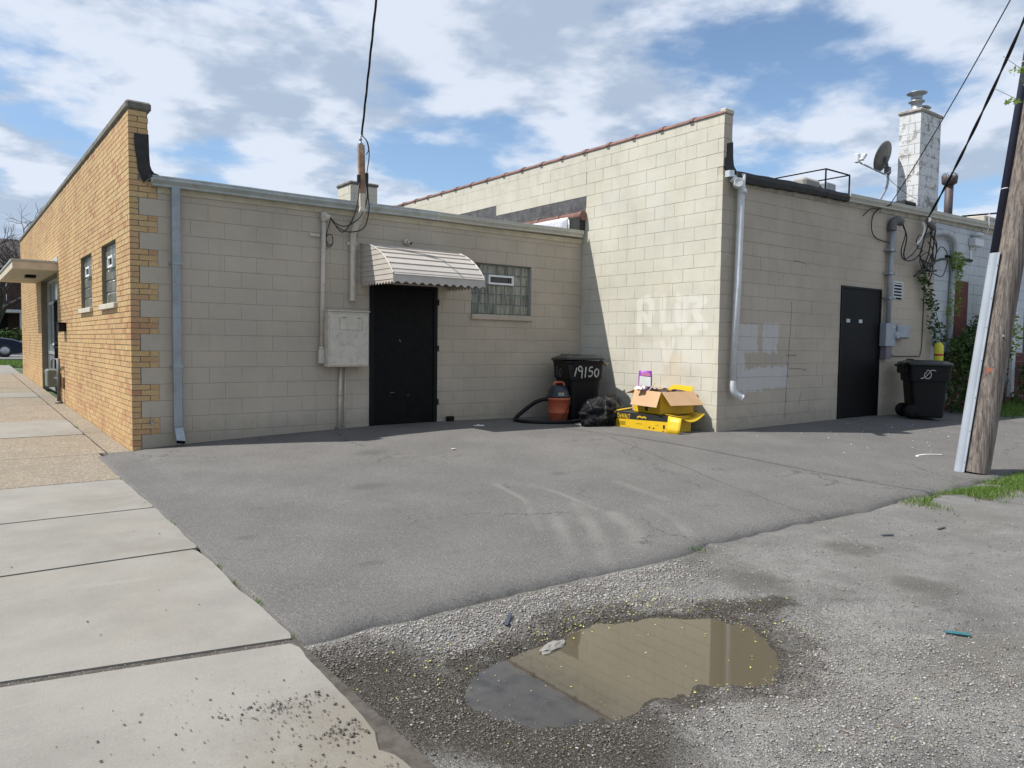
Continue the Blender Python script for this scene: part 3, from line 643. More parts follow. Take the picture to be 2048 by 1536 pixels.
# gravel caught on the lot edge and dots of grit on the asphalt
n = 11000; X = RNG.uniform(-.35, 9, n); Y = -6.35+np.abs(RNG.normal(0, .28, n)); k = Y < -.3; X, Y = X[k], Y[k]; R_ = .0015+.003*RNG.random(len(X))**2
stones('grit', X, Y, zlot(X, Y)+.001, R_, M_ST, kind='stuff', label='fine grit scattered along the asphalt edge', cat='grit')
n = 1500; X = RNG.uniform(-.3, 13, n); Y = RNG.uniform(-6.2, -.1, n); k = ~((X > 7.1) & (Y > -3)); X, Y = X[k], Y[k]
stones('asphalt_grit', X, Y, zlot(X, Y)+.001, .0015+.0032*RNG.random(len(X))**3, M_ST, kind='stuff', label='scattered grit on the asphalt lot', cat='grit')
# gravel in the wide joint of the sidewalk
n = 2600; X = RNG.uniform(-2.05, -.43, n); Y = RNG.uniform(-6.45, -6.39, n)+(-.46-X)*.2; stones('joint_gravel', X, Y, zwalk(Y)-.018+.008*RNG.random(n), .003+.006*RNG.random(n), M_STD, kind='stuff', label='gravel filling the wide sidewalk joint', cat='gravel')
# crumbs on the near slab
cx = [(-1.0, -6.9, .25, 110), (-.75, -7.25, .22, 190), (-.62, -7.05, .12, 160), (-1.2, -7.5, .3, 90), (-.85, -7.6, .12, 260), (-.65, -7.75, .10, 420), (-.58, -7.35, .06, 260), (-.75, -7.05, .08, 160), (-1.1, -5.6, .5, 18), (-.8, -4.2, .4, 14), (-.9, -6.6, .4, 40)]
X = np.concatenate([RNG.normal(a, s_, m) for a, b, s_, m in cx]); Y = np.concatenate([RNG.normal(b, s_*.6, m) for a, b, s_, m in cx]); k = (X < -.53) & (X > -2) & ~((Y > -6.4) & (Y < -6.32)); X, Y = X[k], Y[k]
R_ = .0014+.006*RNG.random(len(X))**3.5; stones('tar_crumbs', X, Y, zwalk(Y)+R_*.3+.004, R_, M_LUMP, kind='stuff', label='dark crumbs of asphalt and dirt on the near slab', cat='debris')
# petals and leaflets
def flakes(name, X, Y, Z, S_, mat, **kw):
    mb = MB()
    for x, y, z, s_ in zip(X, Y, Z, S_):
        a = random.random()*6.28; u = Vector((math.cos(a), math.sin(a), random.uniform(-.3, .3)))*s_; v = Vector((-math.sin(a), math.cos(a), random.uniform(-.3, .3)))*s_*.6; c_ = Vector((x, y, z+.003+abs(u.z)))
        mb.add([c_-u, c_-v, c_+u, c_+v], [(0, 1, 2, 3)])
    return mb.build(name, mat, **kw)
M_PET = leafmat('yellow_petal', (.48, .52, .09), (.66, .66, .2), .2)
n = 17000; X = RNG.uniform(-.48, 2.6, n); Y = RNG.uniform(-8.6, -6.7, n); d = sd_poly(X, Y, PUD); cl = vnoise(X, Y, 3.5, 31, 3)
pr = (.20*np.exp(-((d-.03)/.08)**2)*(X > .6)+.10*np.exp(-((d-.2)/.12)**2)*(X > 1.)+.10*(X < .15)*(d > -.08)*(d < .3)+.012)*(1+3*cl)
k = (RNG.random(n) < pr*.55*np.clip(.3+4*vnoise(X, Y, 1.6, 77, 3)+.5, .1, 2)) & (X > rightof(Y)+.02); X, Y = X[k], Y[k]
flakes('fallen_petals', X, Y, np.maximum(zalley(X, Y)+.006, WATER+.0005), RNG.uniform(.0035, .008, len(X)), M_PET, kind='stuff', label='yellow green petals scattered round the puddle', cat='petals')
# ================================================================== MASONRY
def cut(rects, hole):
    """subtract hole (u0,u1,z0,z1) from rectangles"""
    o = []; a, b, c_, d = hole
    for (u0, u1, z0, z1) in rects:
        if u1 <= a+1e-4 or u0 >= b-1e-4 or z1 <= c_+1e-4 or z0 >= d-1e-4: o.append((u0, u1, z0, z1)); continue
        if u0 < a: o.append((u0, a, z0, z1))
        if u1 > b: o.append((b, u1, z0, z1))
        ua, ub = max(u0, a), min(u1, b)
        if z1 > d: o.append((ua, ub, d, z1))
        if z0 < c_: o.append((ua, ub, z0, c_))
    return [r for r in o if r[1]-r[0] > .022 and r[3]-r[2] > .02]
def course(u0, u1, z0, z1, pitch, phase):
    """one course of units from u0 to u1, joints at phase + n*pitch"""
    k = math.floor((u0-phase)/pitch)+1; js = []
    while phase+k*pitch < u1-.02:
        if phase+k*pitch > u0+.02: js.append(phase+k*pitch)
        k += 1
    e = [u0]+js+[u1]; return [(e[i], e[i+1], z0, z1) for i in range(len(e)-1)]
def lay(units, parent, name, limit, mats, restname):
    """units: (x0,x1,y0,y1,z0,z1,mat,chamfer). The largest `limit` in view become objects, the rest one mesh."""
    sc_ = []
    for i, (x0, x1, y0, y1, z0, z1, m, ch, ax) in enumerate(units):
        c_ = Vector(((x0+x1)/2, (y0+y1)/2, (z0+z1)/2)); v = c_-CAM; dpt = v.dot(fw); X = v.dot(r2)/max(dpt, .1)*1505.7; Y = v.dot(u2)/max(dpt, .1)*1505.7
        infr = dpt > 0 and abs(X) < 1040 and abs(Y) < 785
        wd = (y1-y0) if ax == 'x' else (x1-x0); cosn = abs(v.normalized().x if ax == 'x' else v.normalized().y)
        vis = infr and not (ax == 'x' and c_.x > 7 and c_.y > .05 and c_.z < 3.5+.06*max(c_.y, 0))
        sc_.append((-(wd*(z1-z0)*cosn/v.length_squared) if vis else 0, i))
    sc_.sort(); pick = {i for s_, i in sc_[:limit] if s_ < 0}; cache = {}; rest = MB(); mo = {}
    w0 = wloc(parent)
    for i, (x0, x1, y0, y1, z0, z1, m, ch, ax) in enumerate(units):
        if i in pick:
            key = (round(x1-x0, 3), round(y1-y0, 3), round(z1-z0, 3), m.name, ch)
            me = shared(cache, key, lambda: MB().box(0, x1-x0, 0, y1-y0, 0, z1-z0, c=ch).mesh(name, m))
            place(name, me, (x0, y0, z0), parent, w0)
        else:
            mo.setdefault(m.name, m); rest.box(x0, x1, y0, y1, z0, z1, list(mo).index(m.name))
    if rest.v: rest.build(restname, list(mo.values()), parent, kind='stuff')
def jit(a): return random.uniform(-a, a)

# ---------------- brick building (left) -----------------------------
bb = thing('brick_building', 'low yellow brick building on the left with a beige block rear wall', 'building', (0, 0, 0))
WX = 7.213; BH = .2032/3
openF = [(.90, 2.00, 1.829, 2.641), (2.90, 4.02, 1.829, 2.641), (7.25, 10.36, -1, 2.641), (.85, 2.05, 1.76, 1.829), (2.85, 4.07, 1.76, 1.829)]
core = MB()
def corebox(rects, fn):
    for r in rects: fn(*r)
rs = [(.006, 15.79, -.4, 4.064)]
for h in openF: rs = cut(rs, h)
corebox(rs, lambda a, b, c_, d: core.box(.007, .21, a+(.001 if a > .1 else 0), b, c_, d))
bw = core.build('brick_wall', M_BM, bb)
units = []
for r in range(-24, 39):
    z0 = 1.4224+BH*r; z1 = z0+BH
    if z1 > 4.066: break
    i = math.floor(r/3); long_ = (i % 2 == 0) and z0 < 3.25; odd = r % 2
    retw = .305 if long_ else (.102 if z0 < 3.25 else .216)
    # the corner brick shows on both faces
    if odd: cb = (0, .0995, 0, .2032)
    else: cb = (0, min(.2032, retw), 0, .0995)
    gp = .0045
    units.append((cb[0]-.001+jit(.001), cb[1]-gp, cb[2]-.0015+jit(.001), cb[3]-gp, z0+gp, z1-gp, M_BRICK, 0, 'y'))
    u = cb[1]
    while u < retw-.03:
        ue = min(u+.2032, retw); units.append((u+gp, ue-(0 if ue >= retw-1e-6 else gp), -.0015+jit(.001), .09, z0+gp, z1-gp, M_BRICK, 0, 'y')); u = ue
    row = course(cb[3], 15.79, z0, z1, .2032, cb[3])
    for h in openF: row = cut(row, h)
    for (a, b, c_, d) in row:
        if d < float(zwalk(a))-.03 or d-c_ < .04: continue
        units.append((-.001+jit(.0016), .09, a+gp, b-gp, c_+gp, d-gp, M_BRICK, 0, 'x'))
    # jambs of the openings show brick ends by their own depth
lay(units, bw, 'brick', 300, None, 'brickwork')
# rear wall of painted block
opA = [(3.12, 4.255, -1, 2.235), (4.875, 6.085, 1.80, 2.6416)]
core = MB(); rs = [(.1, WX-.003, -.4, 3.22)]
for h in opA: rs = cut(rs, h)
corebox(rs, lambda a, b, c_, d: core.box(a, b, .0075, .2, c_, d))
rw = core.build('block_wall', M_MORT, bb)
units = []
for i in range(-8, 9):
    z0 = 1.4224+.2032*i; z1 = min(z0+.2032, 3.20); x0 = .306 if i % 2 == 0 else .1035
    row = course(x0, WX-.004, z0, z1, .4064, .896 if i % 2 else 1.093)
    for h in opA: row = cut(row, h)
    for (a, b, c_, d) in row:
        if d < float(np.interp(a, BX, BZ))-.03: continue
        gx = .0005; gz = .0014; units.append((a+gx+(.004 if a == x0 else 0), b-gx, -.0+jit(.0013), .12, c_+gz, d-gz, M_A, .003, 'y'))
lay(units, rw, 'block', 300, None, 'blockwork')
# eave trim, gutter, roof
MB().box(.31, WX-.012, -.016, .0, 3.125, 3.205).build('eave_trim', M_BEIT, bb)
def gutter(mb, xs_, ztop, y0, dep, h, mi=0):
    """K shaped gutter swept along x; ztop(x)"""
    pr = [(0, 0), (0, -h), (-dep*.62, -h), (-dep*.66, -h*.78), (-dep*.95, -h*.42), (-dep*.95, -h*.16), (-dep, -h*.14), (-dep, 0), (-dep+.012, 0), (-dep+.012, -h*.12), (-dep*.9+.01, -h*.4), (-dep*.6, -h*.9), (-.01, -h*.9), (-.01, 0)]
    V = []; 
    for x in xs_: V += [(x, y0+a, ztop(x)+b) for a, b in pr]
    n = len(pr); F = [(i*n+k, i*n+(k+1) % n, (i+1)*n+(k+1) % n, (i+1)*n+k) for i in range(len(xs_)-1) for k in range(n)]
    F += [tuple(range(n)), tuple((len(xs_)-1)*n+k for k in range(n))[::-1]]
    return mb.add(V, F, mi)
zA = lambda x: 3.305+.0042*x+.004*math.sin(x*2.1)
mb = gutter(MB(), list(np.linspace(.235, 4.2, 12)), zA, -.018, .125, .115); gt = mb.build('gutter', M_GUT, bb)
mb = gutter(MB(), list(np.linspace(4.206, 7.135, 10)), lambda x: zA(x)-.001, -.017, .124, .113); mb.build('gutter', M_GUTP, bb, label='cream painted end of the gutter')
mb = MB(); mb.add([(.2, -.03, 3.325), (WX-.05, -.03, 3.35), (WX-.05, 15.7, 3.7), (.2, 15.7, 3.7), (.2, -.03, 3.30), (WX-.05, -.03, 3.325), (WX-.05, 15.7, 3.4), (.2, 15.7, 3.4)], [(0, 1, 2, 3), (7, 6, 5, 4), (4, 5, 1, 0), (5, 6, 2, 1), (6, 7, 3, 2), (7, 4, 0, 3)])
roofA = mb.build('roof', M_ROOF, bb)
# parapet coping in lengths
y = -.028
while y < 15.8:
    y2 = min(y+1.2, 15.83); MB().box(-.028, .252, y+.003, y2-.003, 4.066, 4.172, c=.022).build('coping_stone', M_STONE, bb); y = y2
# tar on the parapet end, curving down to the gutter
P_ = [(.064, 3.79), (.205, 3.80), (.214, 3.55), (.222, 3.44), (.24, 3.38), (.268, 3.345), (.31, 3.33), (.30, 3.315), (.215, 3.30), (.16, 3.22), (.10, 3.36), (.085, 3.5), (.062, 3.66)]
mb = MB(); mb.prism([(a, -.012, b) for a, b in P_][::-1], (0, .03, 0)); mb.build('tar_flashing', M_TAR, bb)
mb = MB(); Pf = [(.214, 3.80), (.219, 3.55), (.226, 3.44), (.244, 3.385), (.272, 3.35), (.33, 3.335)]
mb.sheet([[(a, yy, b) for a, b in Pf] for yy in (-.01, 4, 15.7)], .012); mb.build('roof_upstand', M_TAR, bb)
MB().box(.10, .30, -.006, .0, 3.262, 3.31).build('mortar_smear', M_STONE, bb)
# downspout with offset straps
def downspout(parent):
    mb = MB(); mb.box(.452, .552, -.1, -.025, .28, 3.22, c=.008)
    for k in range(3): mb.box(.452+.02+.028*k, .452+.027+.028*k, -.104, -.1, .28, 3.2)
    mb.add([(.452, -.1, .28), (.552, -.1, .28), (.552, -.025, .28), (.452, -.025, .28), (.462, -.175, .13), (.562, -.175, .115), (.562, -.12, .07), (.462, -.12, .085)], [(0, 1, 5, 4), (1, 2, 6, 5), (2, 3, 7, 6), (3, 0, 4, 7)])
    o = mb.build('downspout', M_GALV, parent)
    mb = MB(); mb.add([(.464, -.172, .128), (.560, -.172, .113), (.560, -.123, .074), (.464, -.123, .089)], [(0, 1, 2, 3)]); mb.build('outlet', M_BLKF, o)
    for z in (2.29, 1.03):
        mb = MB(); mb.box(.425, .452, -.03, -.002, z-.014, z+.014); mb.box(.552, .585, -.03, -.002, z-.014, z+.014); mb.box(.449, .555, -.107, -.101, z-.014, z+.014); mb.build('strap', M_GALV, o)
downspout(bb)
# rear door: steel frame, leaf
mb = MB(); mb.box(3.122, 3.185, -.02, .11, .10, 2.232); mb.box(4.19, 4.253, -.02, .11, .10, 2.232); mb.box(3.185, 4.19, -.02, .11, 2.17, 2.232)
fr = mb.build('door_frame', M_BLKF, bb)
mb = MB(); mb.box(3.188, 4.187, -.008, .04, .15, 2.167, c=.004); dl = mb.build('door', M_BLK, bb)
mb = MB(); mb.cyl((4.262, -.03, 2.02), (4.262, -.03, 1.93), .011, 8); mb.cyl((4.262, -.03, 1.32), (4.262, -.03, 1.23), .011, 8); mb.cyl((4.262, -.03, .5), (4.262, -.03, .41), .011, 8); mb.build('hinge', M_BLKF, dl)
mb = MB(); ribbon(mb, [(3.60, 1.40), (3.615, 1.38), (3.62, 1.365)], .01, (0, -.009, 0), (1, 0, 0), (0, 0, 1), (0, -1, 0)); ribbon(mb, [(3.75, .585), (3.752, .56)], .007, (0, -.009, 0), (1, 0, 0), (0, 0, 1), (0, -1, 0)); ribbon(mb, [(3.45, .62), (3.52, .622)], .006, (0, -.009, 0), (1, 0, 0), (0, 0, 1), (0, -1, 0)); mb.build('scratch', plain('bare_scratch', (.2, .19, .18), .6), dl)
mb = MB(); mb.box(3.1, 4.27, -.03, .12, .02, .125); mb.build('threshold', M_STONE, bb)
# glass block windows
def gbwin(parent, u0, u1, z0, z1, nc, nr, vent, axis, dep):
    """vent: (c0,c1,row from the bottom). axis 'y': faces -y at y=dep; 'x': faces -x at x=dep"""
    def B(mb, a, b, c_, d, e, f, **k):
        return mb.box(a, b, e, f, c_, d, **k) if axis == 'y' else mb.box(e, f, a, b, c_, d, **k)
    mb = MB(); B(mb, u0-.01, u1+.01, z0-.01, z1+.01, dep+.012, dep+.09); o = mb.build('window', M_GBM, parent); pu = (u1-u0)/nc; pz = (z1-z0)/nr; cache = {}
    for i in range(nc):
        for j in range(nr):
            if vent and vent[0] <= i < vent[1] and j == vent[2]: continue
            key = 0; a, c_ = u0+i*pu+.005, z0+j*pz+.005
            def mk():
                m_ = MB(); B(m_, 0, pu-.01, 0, pz-.01, 0, .05, c=.010); return m_.mesh('glass_block', M_GLASSB)
            me = shared(cache, key, mk); place('glass_block', me, (a, dep, c_) if axis == 'y' else (dep, a, c_), o)
    if vent:
        a, b = u0+vent[0]*pu+.004, u0+vent[1]*pu-.004; c_, d = z0+vent[2]*pz+.004, z0+(vent[2]+1)*pz-.004; t_ = .03
        mb = MB()
        for q in ((a, b, c_, c_+t_), (a, b, d-t_, d), (a, a+t_, c_+t_, d-t_), (b-t_, b, c_+t_, d-t_)): B(mb, *q, dep-.035, dep+.02)
        mb.build('vent_frame', M_WHT, o); mb = MB(); B(mb, a+t_, b-t_, c_+t_, d-t_, dep-.004, dep+.01); mb.build('vent_pane', M_GLASS, o)
        mb = MB(); B(mb, b-t_-.05, b-t_-.04, c_+t_, d-t_, dep-.02, dep-.004); B(mb, a+t_, b-t_-.05, c_+t_+.016, c_+t_+.02, dep-.012, dep-.004); mb.build('vent_screen', plain('fly_screen', (.12, .09, .085), .8), o)
    return o
mb = MB(); mb.box(4.872, 6.095, -.045, .12, 1.742, 1.826, c=.006); mb.build('window_sill', M_A, bb)
gbwin(bb, 4.885, 6.075, 1.832, 2.632, 7, 5, (2, 5, 3), 'y', .055)
gbwin(bb, .905, 1.995, 1.833, 2.637, 6, 5, (2, 4, 3), 'x', .05); gbwin(bb, 2.905, 4.015, 1.833, 2.637, 6, 5, (2, 4, 3), 'x', .05)
M_SILL = plain('cast_sill', (.50, .46, .38), .8, bs=.3)
for a, b in ((.85, 2.05), (2.85, 4.07)): MB().box(-.045, .11, a+.002, b-.002, 1.757, 1.829, c=.006).build('window_sill', M_SILL, bb)
# entrance recess at the far end of the brick wall
M_FRAMEG = plain('aluminium_frame', (.45, .46, .46), .4, .5); M_PANE = plain('curtained_glass', (.25, .29, .29), .08, 0, .25, 3)
mb = MB(); mb.box(.21, .9, 10.36, 10.5, 0, 2.66); mb.box(.21, .9, 7.1, 7.25, 0, 2.66); mb.box(.9, 1.0, 7.1, 10.5, 0, 2.66); mb.box(.21, .9, 7.25, 10.36, 2.645, 2.7); rc = mb.build('entrance_recess', M_SILL, bb)
mb = MB()
for a, b in ((7.26, 7.32), (8.28, 8.36), (9.3, 9.36), (10.29, 10.35)): mb.box(.12, .18, a, b, .2, 2.63)
for z in (.2, 1.0, 2.1, 2.57): mb.box(.122, .178, 7.32, 10.29, z, z+.06)
sf = mb.build('storefront_frame', M_FRAMEG, bb)
for a, b in ((7.32, 8.28), (8.36, 9.3), (9.36, 10.29)):
    for c_, d in ((.26, 1.0), (1.06, 2.1), (2.16, 2.57)): MB().box(.145, .155, a, b, c_, d).build('pane', M_PANE, sf)
mb = MB()
for k in range(11): mb.cyl((.06+.0*k, 7.33+.095*k, .24), (.06, 7.33+.095*k, 2.1), .011, 6)
for z in (.24, .5, 1.15, 1.25, 2.1): mb.box(.045, .075, 7.30, 8.32, z, z+.035)
mb.box(.045, .075, 7.28, 7.32, .2, 2.14); mb.box(.045, .075, 8.30, 8.34, .2, 2.14); mb.box(.064, .068, 7.32, 8.3, .3, 2.08)
gate = mb.build('security_gate', M_BLK, bb); mb = MB(); mb.cyl((.03, 8.24, 1.16), (.03, 8.24, 1.24), .03, 8); mb.box(.0, .05, 8.18, 8.27, 1.15, 1.17); mb.build('handle', M_GALV, gate)
mb = MB(); mb.box(-.74, .02, 7.02, 11.45, 2.655, 2.80, c=.004); cn = mb.build('entrance_canopy', plain('canopy_paint', (.56, .48, .38), .6, dirt=((.4, .33, .25), 5, .4)), bb)
MB().box(-.76, .0, 7.0, 11.47, 2.80, 2.835).build('canopy_edge', M_GUT, cn)
MB().box(-.42, -.24, 8.5, 8.86, 2.60, 2.655).build('canopy_lamp', M_BLKF, cn)
MB().box(-.012, .0, 7.02, 8.6, 2.84, 2.93).build('canopy_flashing', M_GUT, cn)
# low chimney on the rear roof
def chimney(parent, x0, x1, y0, y1, z0, z1, mat, cap, mort=M_MORT, phase=0):
    cm = MB().box(x0+.006, x1-.006, y0+.006, y1-.006, z0, z1).build('chimney', mort, parent); k = 0; z = z1
    while z > z0+.02:
        za = max(z-.2032, z0); off = (k+phase) % 2
        for ax in ('y', 'x'):
            L = (x1-x0) if ax == 'y' else (y1-y0); s0 = (x0 if ax == 'y' else y0); e = []
            a, b = (0, L) if (ax == 'y') == (off == 0) else (.1, L)
            spl = [a, (a+b)*(.5 if off else .44), b]
            for i in range(2):
                u, v = s0+spl[i]+(.003 if i or a else 0), s0+spl[i+1]-.003
                if ax == 'y': MB().box(u, v, y0, y0+.09, za+.004, z-.004).build('block', mat, cm)
                else: MB().box(x0, x0+.09, u, v, za+.004, z-.004).build('block', mat, cm)
        z = za; k += 1
    MB().box(x0-.03, x1+.03, y0-.03, y1+.03, z1+.001, z1+.075, c=.02).build('chimney_cap', cap, cm); return cm
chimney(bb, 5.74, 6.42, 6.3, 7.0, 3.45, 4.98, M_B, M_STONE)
# curb along the tall wall, tiled and silver coated
M_SILV = plain('aluminium_roof_coating', (.62, .63, .66), .45, .3, .25, 8, dirt=((.3, .3, .31), 9, .5), bs=.4, bscale=14)
cb_ = MB().box(7.075, WX-.009, -.075, 6.5, 3.30, 3.61).build('roof_curb', M_TAR, bb)
mb = MB(); mb.sheet([[(7.066-.03*max(0, 1-k/5), y_, 3.33+.055*k) for k in range(6)] for y_ in (.22, .6, 1.2, 1.9, 3.5, 5)], .012); mb.sheet([[(7.066, .22-.05*math.sin(q), 3.46+.12*math.cos(q)) for q in (0, .8, 1.6, 2.4, 3.14)], [(7.066, .22, 3.46+.12*math.cos(q)) for q in (0, .8, 1.6, 2.4, 3.14)]], .012)
mb.build('silver_flashing', M_SILV, cb_)
y = -.10
while y < 6:
    mb = MB(); mb.lathe((7.145, y, 3.605), [(.085, 0), (.088, .02), (.085, .05), (.074, .055), (.074, .6)], 14, axis=(0, 1, 0)); mb.build('coping_tile', M_TERRA, cb_); y += .605

# ---------------- tall block building (right) -----------------------
tb = thing('block_building', 'taller beige painted concrete block building on the right with a black rear door', 'building', (WX, -2.98, 0))
ZB = 3.5414
units = []; core = MB()
core.box(WX+.0075, WX+.19, -2.97, 12.5, -.4, 4.69)
bwl = core.build('side_wall', M_MORT, tb)
def ctopz(x): return 3.893+.0215*(x-7.33)
for j in range(-18, 6):
    z0 = ZB+.2032*j; z1 = min(z0+.2032, 4.70); od = j % 2
    ys = -2.98 if not od else -2.882
    row = course(ys, 12.5, z0, z1, .3975, -2.683 if not od else -2.88)
    for h in [(-.078, -.0779, -9, 9), (2.60, 2.6001, -9, 9), (6.2, 6.2001, -9, 9)]: row = cut(row, h) if z0 > 3.5 else row
    for (a, b, c_, d) in row:
        if a > .4 and d < 3.2: continue
        cy, cz = (a+b)/2, (c_+d)/2
        bare = cz > 3.5 and ((-.078 < cy < 2.6 and cz < 3.9478) or (2.6 <= cy < 6.2 and cz < 4.151))
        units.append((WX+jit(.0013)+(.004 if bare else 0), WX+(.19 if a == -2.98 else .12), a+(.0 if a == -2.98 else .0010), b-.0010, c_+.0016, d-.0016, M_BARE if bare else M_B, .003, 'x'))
XE = 13.86; opC = [(10.47, 11.83, -1, 2.432)]
core = MB(); rs = [(WX+.01, XE-.002, -.4, 3.82)]
for h in opC: rs = cut(rs, h)
corebox(rs, lambda a, b, c_, d: core.box(a, b, -2.9725, -2.79, c_, d))
cwl = core.build('rear_wall', M_MORT, tb)
uc = []
for j in range(-18, 6):
    z0 = ZB+.2032*j; z1 = min(z0+.2032, 3.83 if j < 2 else 4.70); od = j % 2
    x0 = WX if od else WX+.1905; x1 = XE if j < 2 else WX+.1905
    if j >= 2:
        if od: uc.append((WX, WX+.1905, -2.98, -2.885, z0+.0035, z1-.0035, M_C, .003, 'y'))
        continue
    if z0 > 3.8: continue
    row = course(x0, x1, z0, z1, .4064, 8.17 if od else 7.967)
    for h in opC: row = cut(row, h)
    for (a, b, c_, d) in row:
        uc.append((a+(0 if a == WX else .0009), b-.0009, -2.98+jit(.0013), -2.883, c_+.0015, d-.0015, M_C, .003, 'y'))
# one budget of 300 for the whole building: B first by size
allu = units+uc
def score(u):
    c_ = Vector(((u[0]+u[1])/2, (u[2]+u[3])/2, (u[4]+u[5])/2)); v = c_-CAM; n_ = v.normalized()
    if u[8] == 'x' and c_.y > .05 and c_.z < 3.35+.0: return 0
    wd = (u[3]-u[2]) if u[8] == 'x' else (u[1]-u[0]); return wd*(u[5]-u[4])*abs(n_.x if u[8] == 'x' else n_.y)/v.length_squared
th = sorted([score(u) for u in allu], reverse=True)[299]
nb = sum(1 for u in units if score(u) >= th); nc = sum(1 for u in uc if score(u) >= th)
lay(units, bwl, 'block', min(nb, 299), None, 'blockwork'); lay(uc, cwl, 'block', max(0, min(nc, 300-min(nb, 299))), None, 'blockwork')
# coping tiles with hubs
y = -2.985; i = 0
while y < 12:
    L_ = .59; mb = MB(); P2 = [(0, .0), (.012, .0)]
    ang = [math.pi*k/10 for k in range(11)]
    def arc(r, yy): return [(WX+.095+math.cos(a)*r, yy, 4.700+math.sin(a)*r*.62) for a in ang]
    rows_ = [arc(.112, y+.02), arc(.112, y+L_)] if i else [arc(.10, y), arc(.112, y+.02), arc(.112, y+L_)]
    V = sum(rows_, []); n_ = 11
    F = [(a*n_+k, a*n_+k+1, (a+1)*n_+k+1, (a+1)*n_+k) for a in range(len(rows_)-1) for k in range(n_-1)]; F += [tuple(range(n_))[::-1], tuple(range(len(V)-n_, len(V)))]
    F += [(0, (len(rows_)-1)*n_, len(V)-1, n_-1)]
    mb.add(V, F); 
    if i:
        rows_ = [arc(.128, y-.03), arc(.133, y-.02), arc(.133, y+.035), arc(.114, y+.045)]; V = sum(rows_, []); F = [(a*n_+k, a*n_+k+1, (a+1)*n_+k+1, (a+1)*n_+k) for a in range(3) for k in range(n_-1)]+[tuple(range(n_))[::-1], tuple(range(len(V)-n_, len(V)))]; mb.add(V, F)
    mb.build('coping_tile', M_TERRA, tb); y += L_+.003; i += 1
MB().box(WX-.004, WX+.2, -3.0, -2.9, 4.705, 4.775, c=.012).build('coping_end', M_SILL, tb)
# roof and its edge
mb = MB(); mb.add([(WX+.19, -2.95, 3.87), (26, -2.95, 4.22), (26, 12, 4.3), (WX+.19, 12, 4.1), (WX+.19, -2.95, 3.8), (26, -2.95, 4.1), (26, 12, 4.1), (WX+.19, 12, 3.9)], [(0, 1, 2, 3), (4, 5, 1, 0), (5, 6, 2, 1), (6, 7, 3, 2), (7, 4, 0, 3)]); mb.build('roof', M_ROOF, tb)
mb = MB(); P_ = []
xs_ = np.linspace(7.40, 10.44, 26)
V = []; 
for x in xs_:
    zt = ctopz(x)+.006*math.sin(x*2.3)+.004*math.sin(x*11); zb = ctopz(x)-.135-.012*math.sin(x*1.7+1)+.006*math.sin(x*19)
    V += [(x, -3.085, zb), (x, -3.105, (zb+zt)/2), (x, -3.085, zt), (x, -2.9, zt+.01), (x, -2.975, zb)]
F = [(i*5+k, i*5+(k+1) % 5, (i+1)*5+(k+1) % 5, (i+1)*5+k) for i in range(25) for k in range(5)]+[(0, 1, 2, 3, 4), tuple(25*5+k for k in (4, 3, 2, 1, 0))]
mb.add(V, F); mb.build('tarred_fascia', M_TAR, tb)
mb = gutter(MB(), list(np.linspace(10.45, 13.9, 8)), ctopz, -2.985, .125, .118); mb.build('gutter', M_GUTP, tb)
M_PEEL = plain('peeling_eave_board', (.40, .37, .30), .8, 0, .2, 6, dirt=((.09, .085, .075), 7, .85))
mb = MB(); mb.add([(7.42, -3.0, 3.715), (10.6, -3.0, 3.775), (13.85, -3.0, 3.84), (13.85, -3.0, 3.93), (10.6, -3.0, 3.87), (7.42, -3.0, 3.81), (7.42, -2.978, 3.715), (10.6, -2.978, 3.775), (13.85, -2.978, 3.84)], [(0, 1, 4, 5), (1, 2, 3, 4), (0, 6, 7, 1), (1, 7, 8, 2)]); mb.build('eave_board', M_PEEL, tb)
# tar and metal at the parapet foot
mb = MB(); P_ = [(WX+.07, 4.28), (WX+.195, 4.32), (WX+.205, 4.1), (WX+.23, 3.98), (WX+.3, 3.915), (WX+.42, 3.90), (WX+.42, 3.80), (WX+.2, 3.80), (WX+.02, 3.93), (WX+.02, 4.06), (WX+.07, 4.1)]
mb.prism([(a, -2.993, b) for a, b in P_][::-1], (0, .03, 0)); mb.build('tar_flashing', M_TAR, tb)
mb = MB(); mb.obox((WX+.085, -3.03, 3.845), [(1, 0, .12), (0, 1, 0), (0, 0, 1)], (.055, .04, .045)); mb.build('metal_scrap_flashing', plain('bright_flashing', (.6, .62, .64), .35, .4), tb)
# white drain: two elbows and a leader
mb = MB(); mb.tube([(WX+.18, -3.09, 3.69), (WX+.05, -3.22, 3.685)], .058, 20, cap=False); mb.lathe((WX+.045, -3.225, 3.685), [(.048, .01), (.066, 0), (.066, .045), (.058, .05)], 20, axis=(1, 1, 0))
dn = mb.build('drain_pipe', M_PVC, tb); mb = MB(); mb.cyl((WX+.075, -3.195, 3.685), (WX+.08, -3.19, 3.685), .05, 16); mb.build('pipe_mouth', plain('pipe_interior', (.12, .12, .12), .8), dn)
mb = MB(); mb.tube(bez([(7.36, -3.02, 3.80), (7.44, -3.06, 3.74), (7.50, -3.09, 3.66), (7.52, -3.09, 3.60)], 4), .06, 18); mb.lathe((7.52, -3.09, 3.585), [(.064, 0), (.068, .01), (.068, .05), (.06, .055)], 18)
mb.tube([(7.535, -3.07, 3.86), (7.525, -3.07, 3.70), (7.50, -3.07, 2.3), (7.455, -3.07, .84)], .052, 18)
mb.tube(bez([(7.455, -3.07, .86), (7.452, -3.07, .76), (7.475, -3.08, .69), (7.53, -3.11, .645), (7.585, -3.14, .615)], 5), .052, 18, cap=False)
ld = mb.build('downspout', M_PVC, tb, label='white plastic downspout by the wall corner'); 
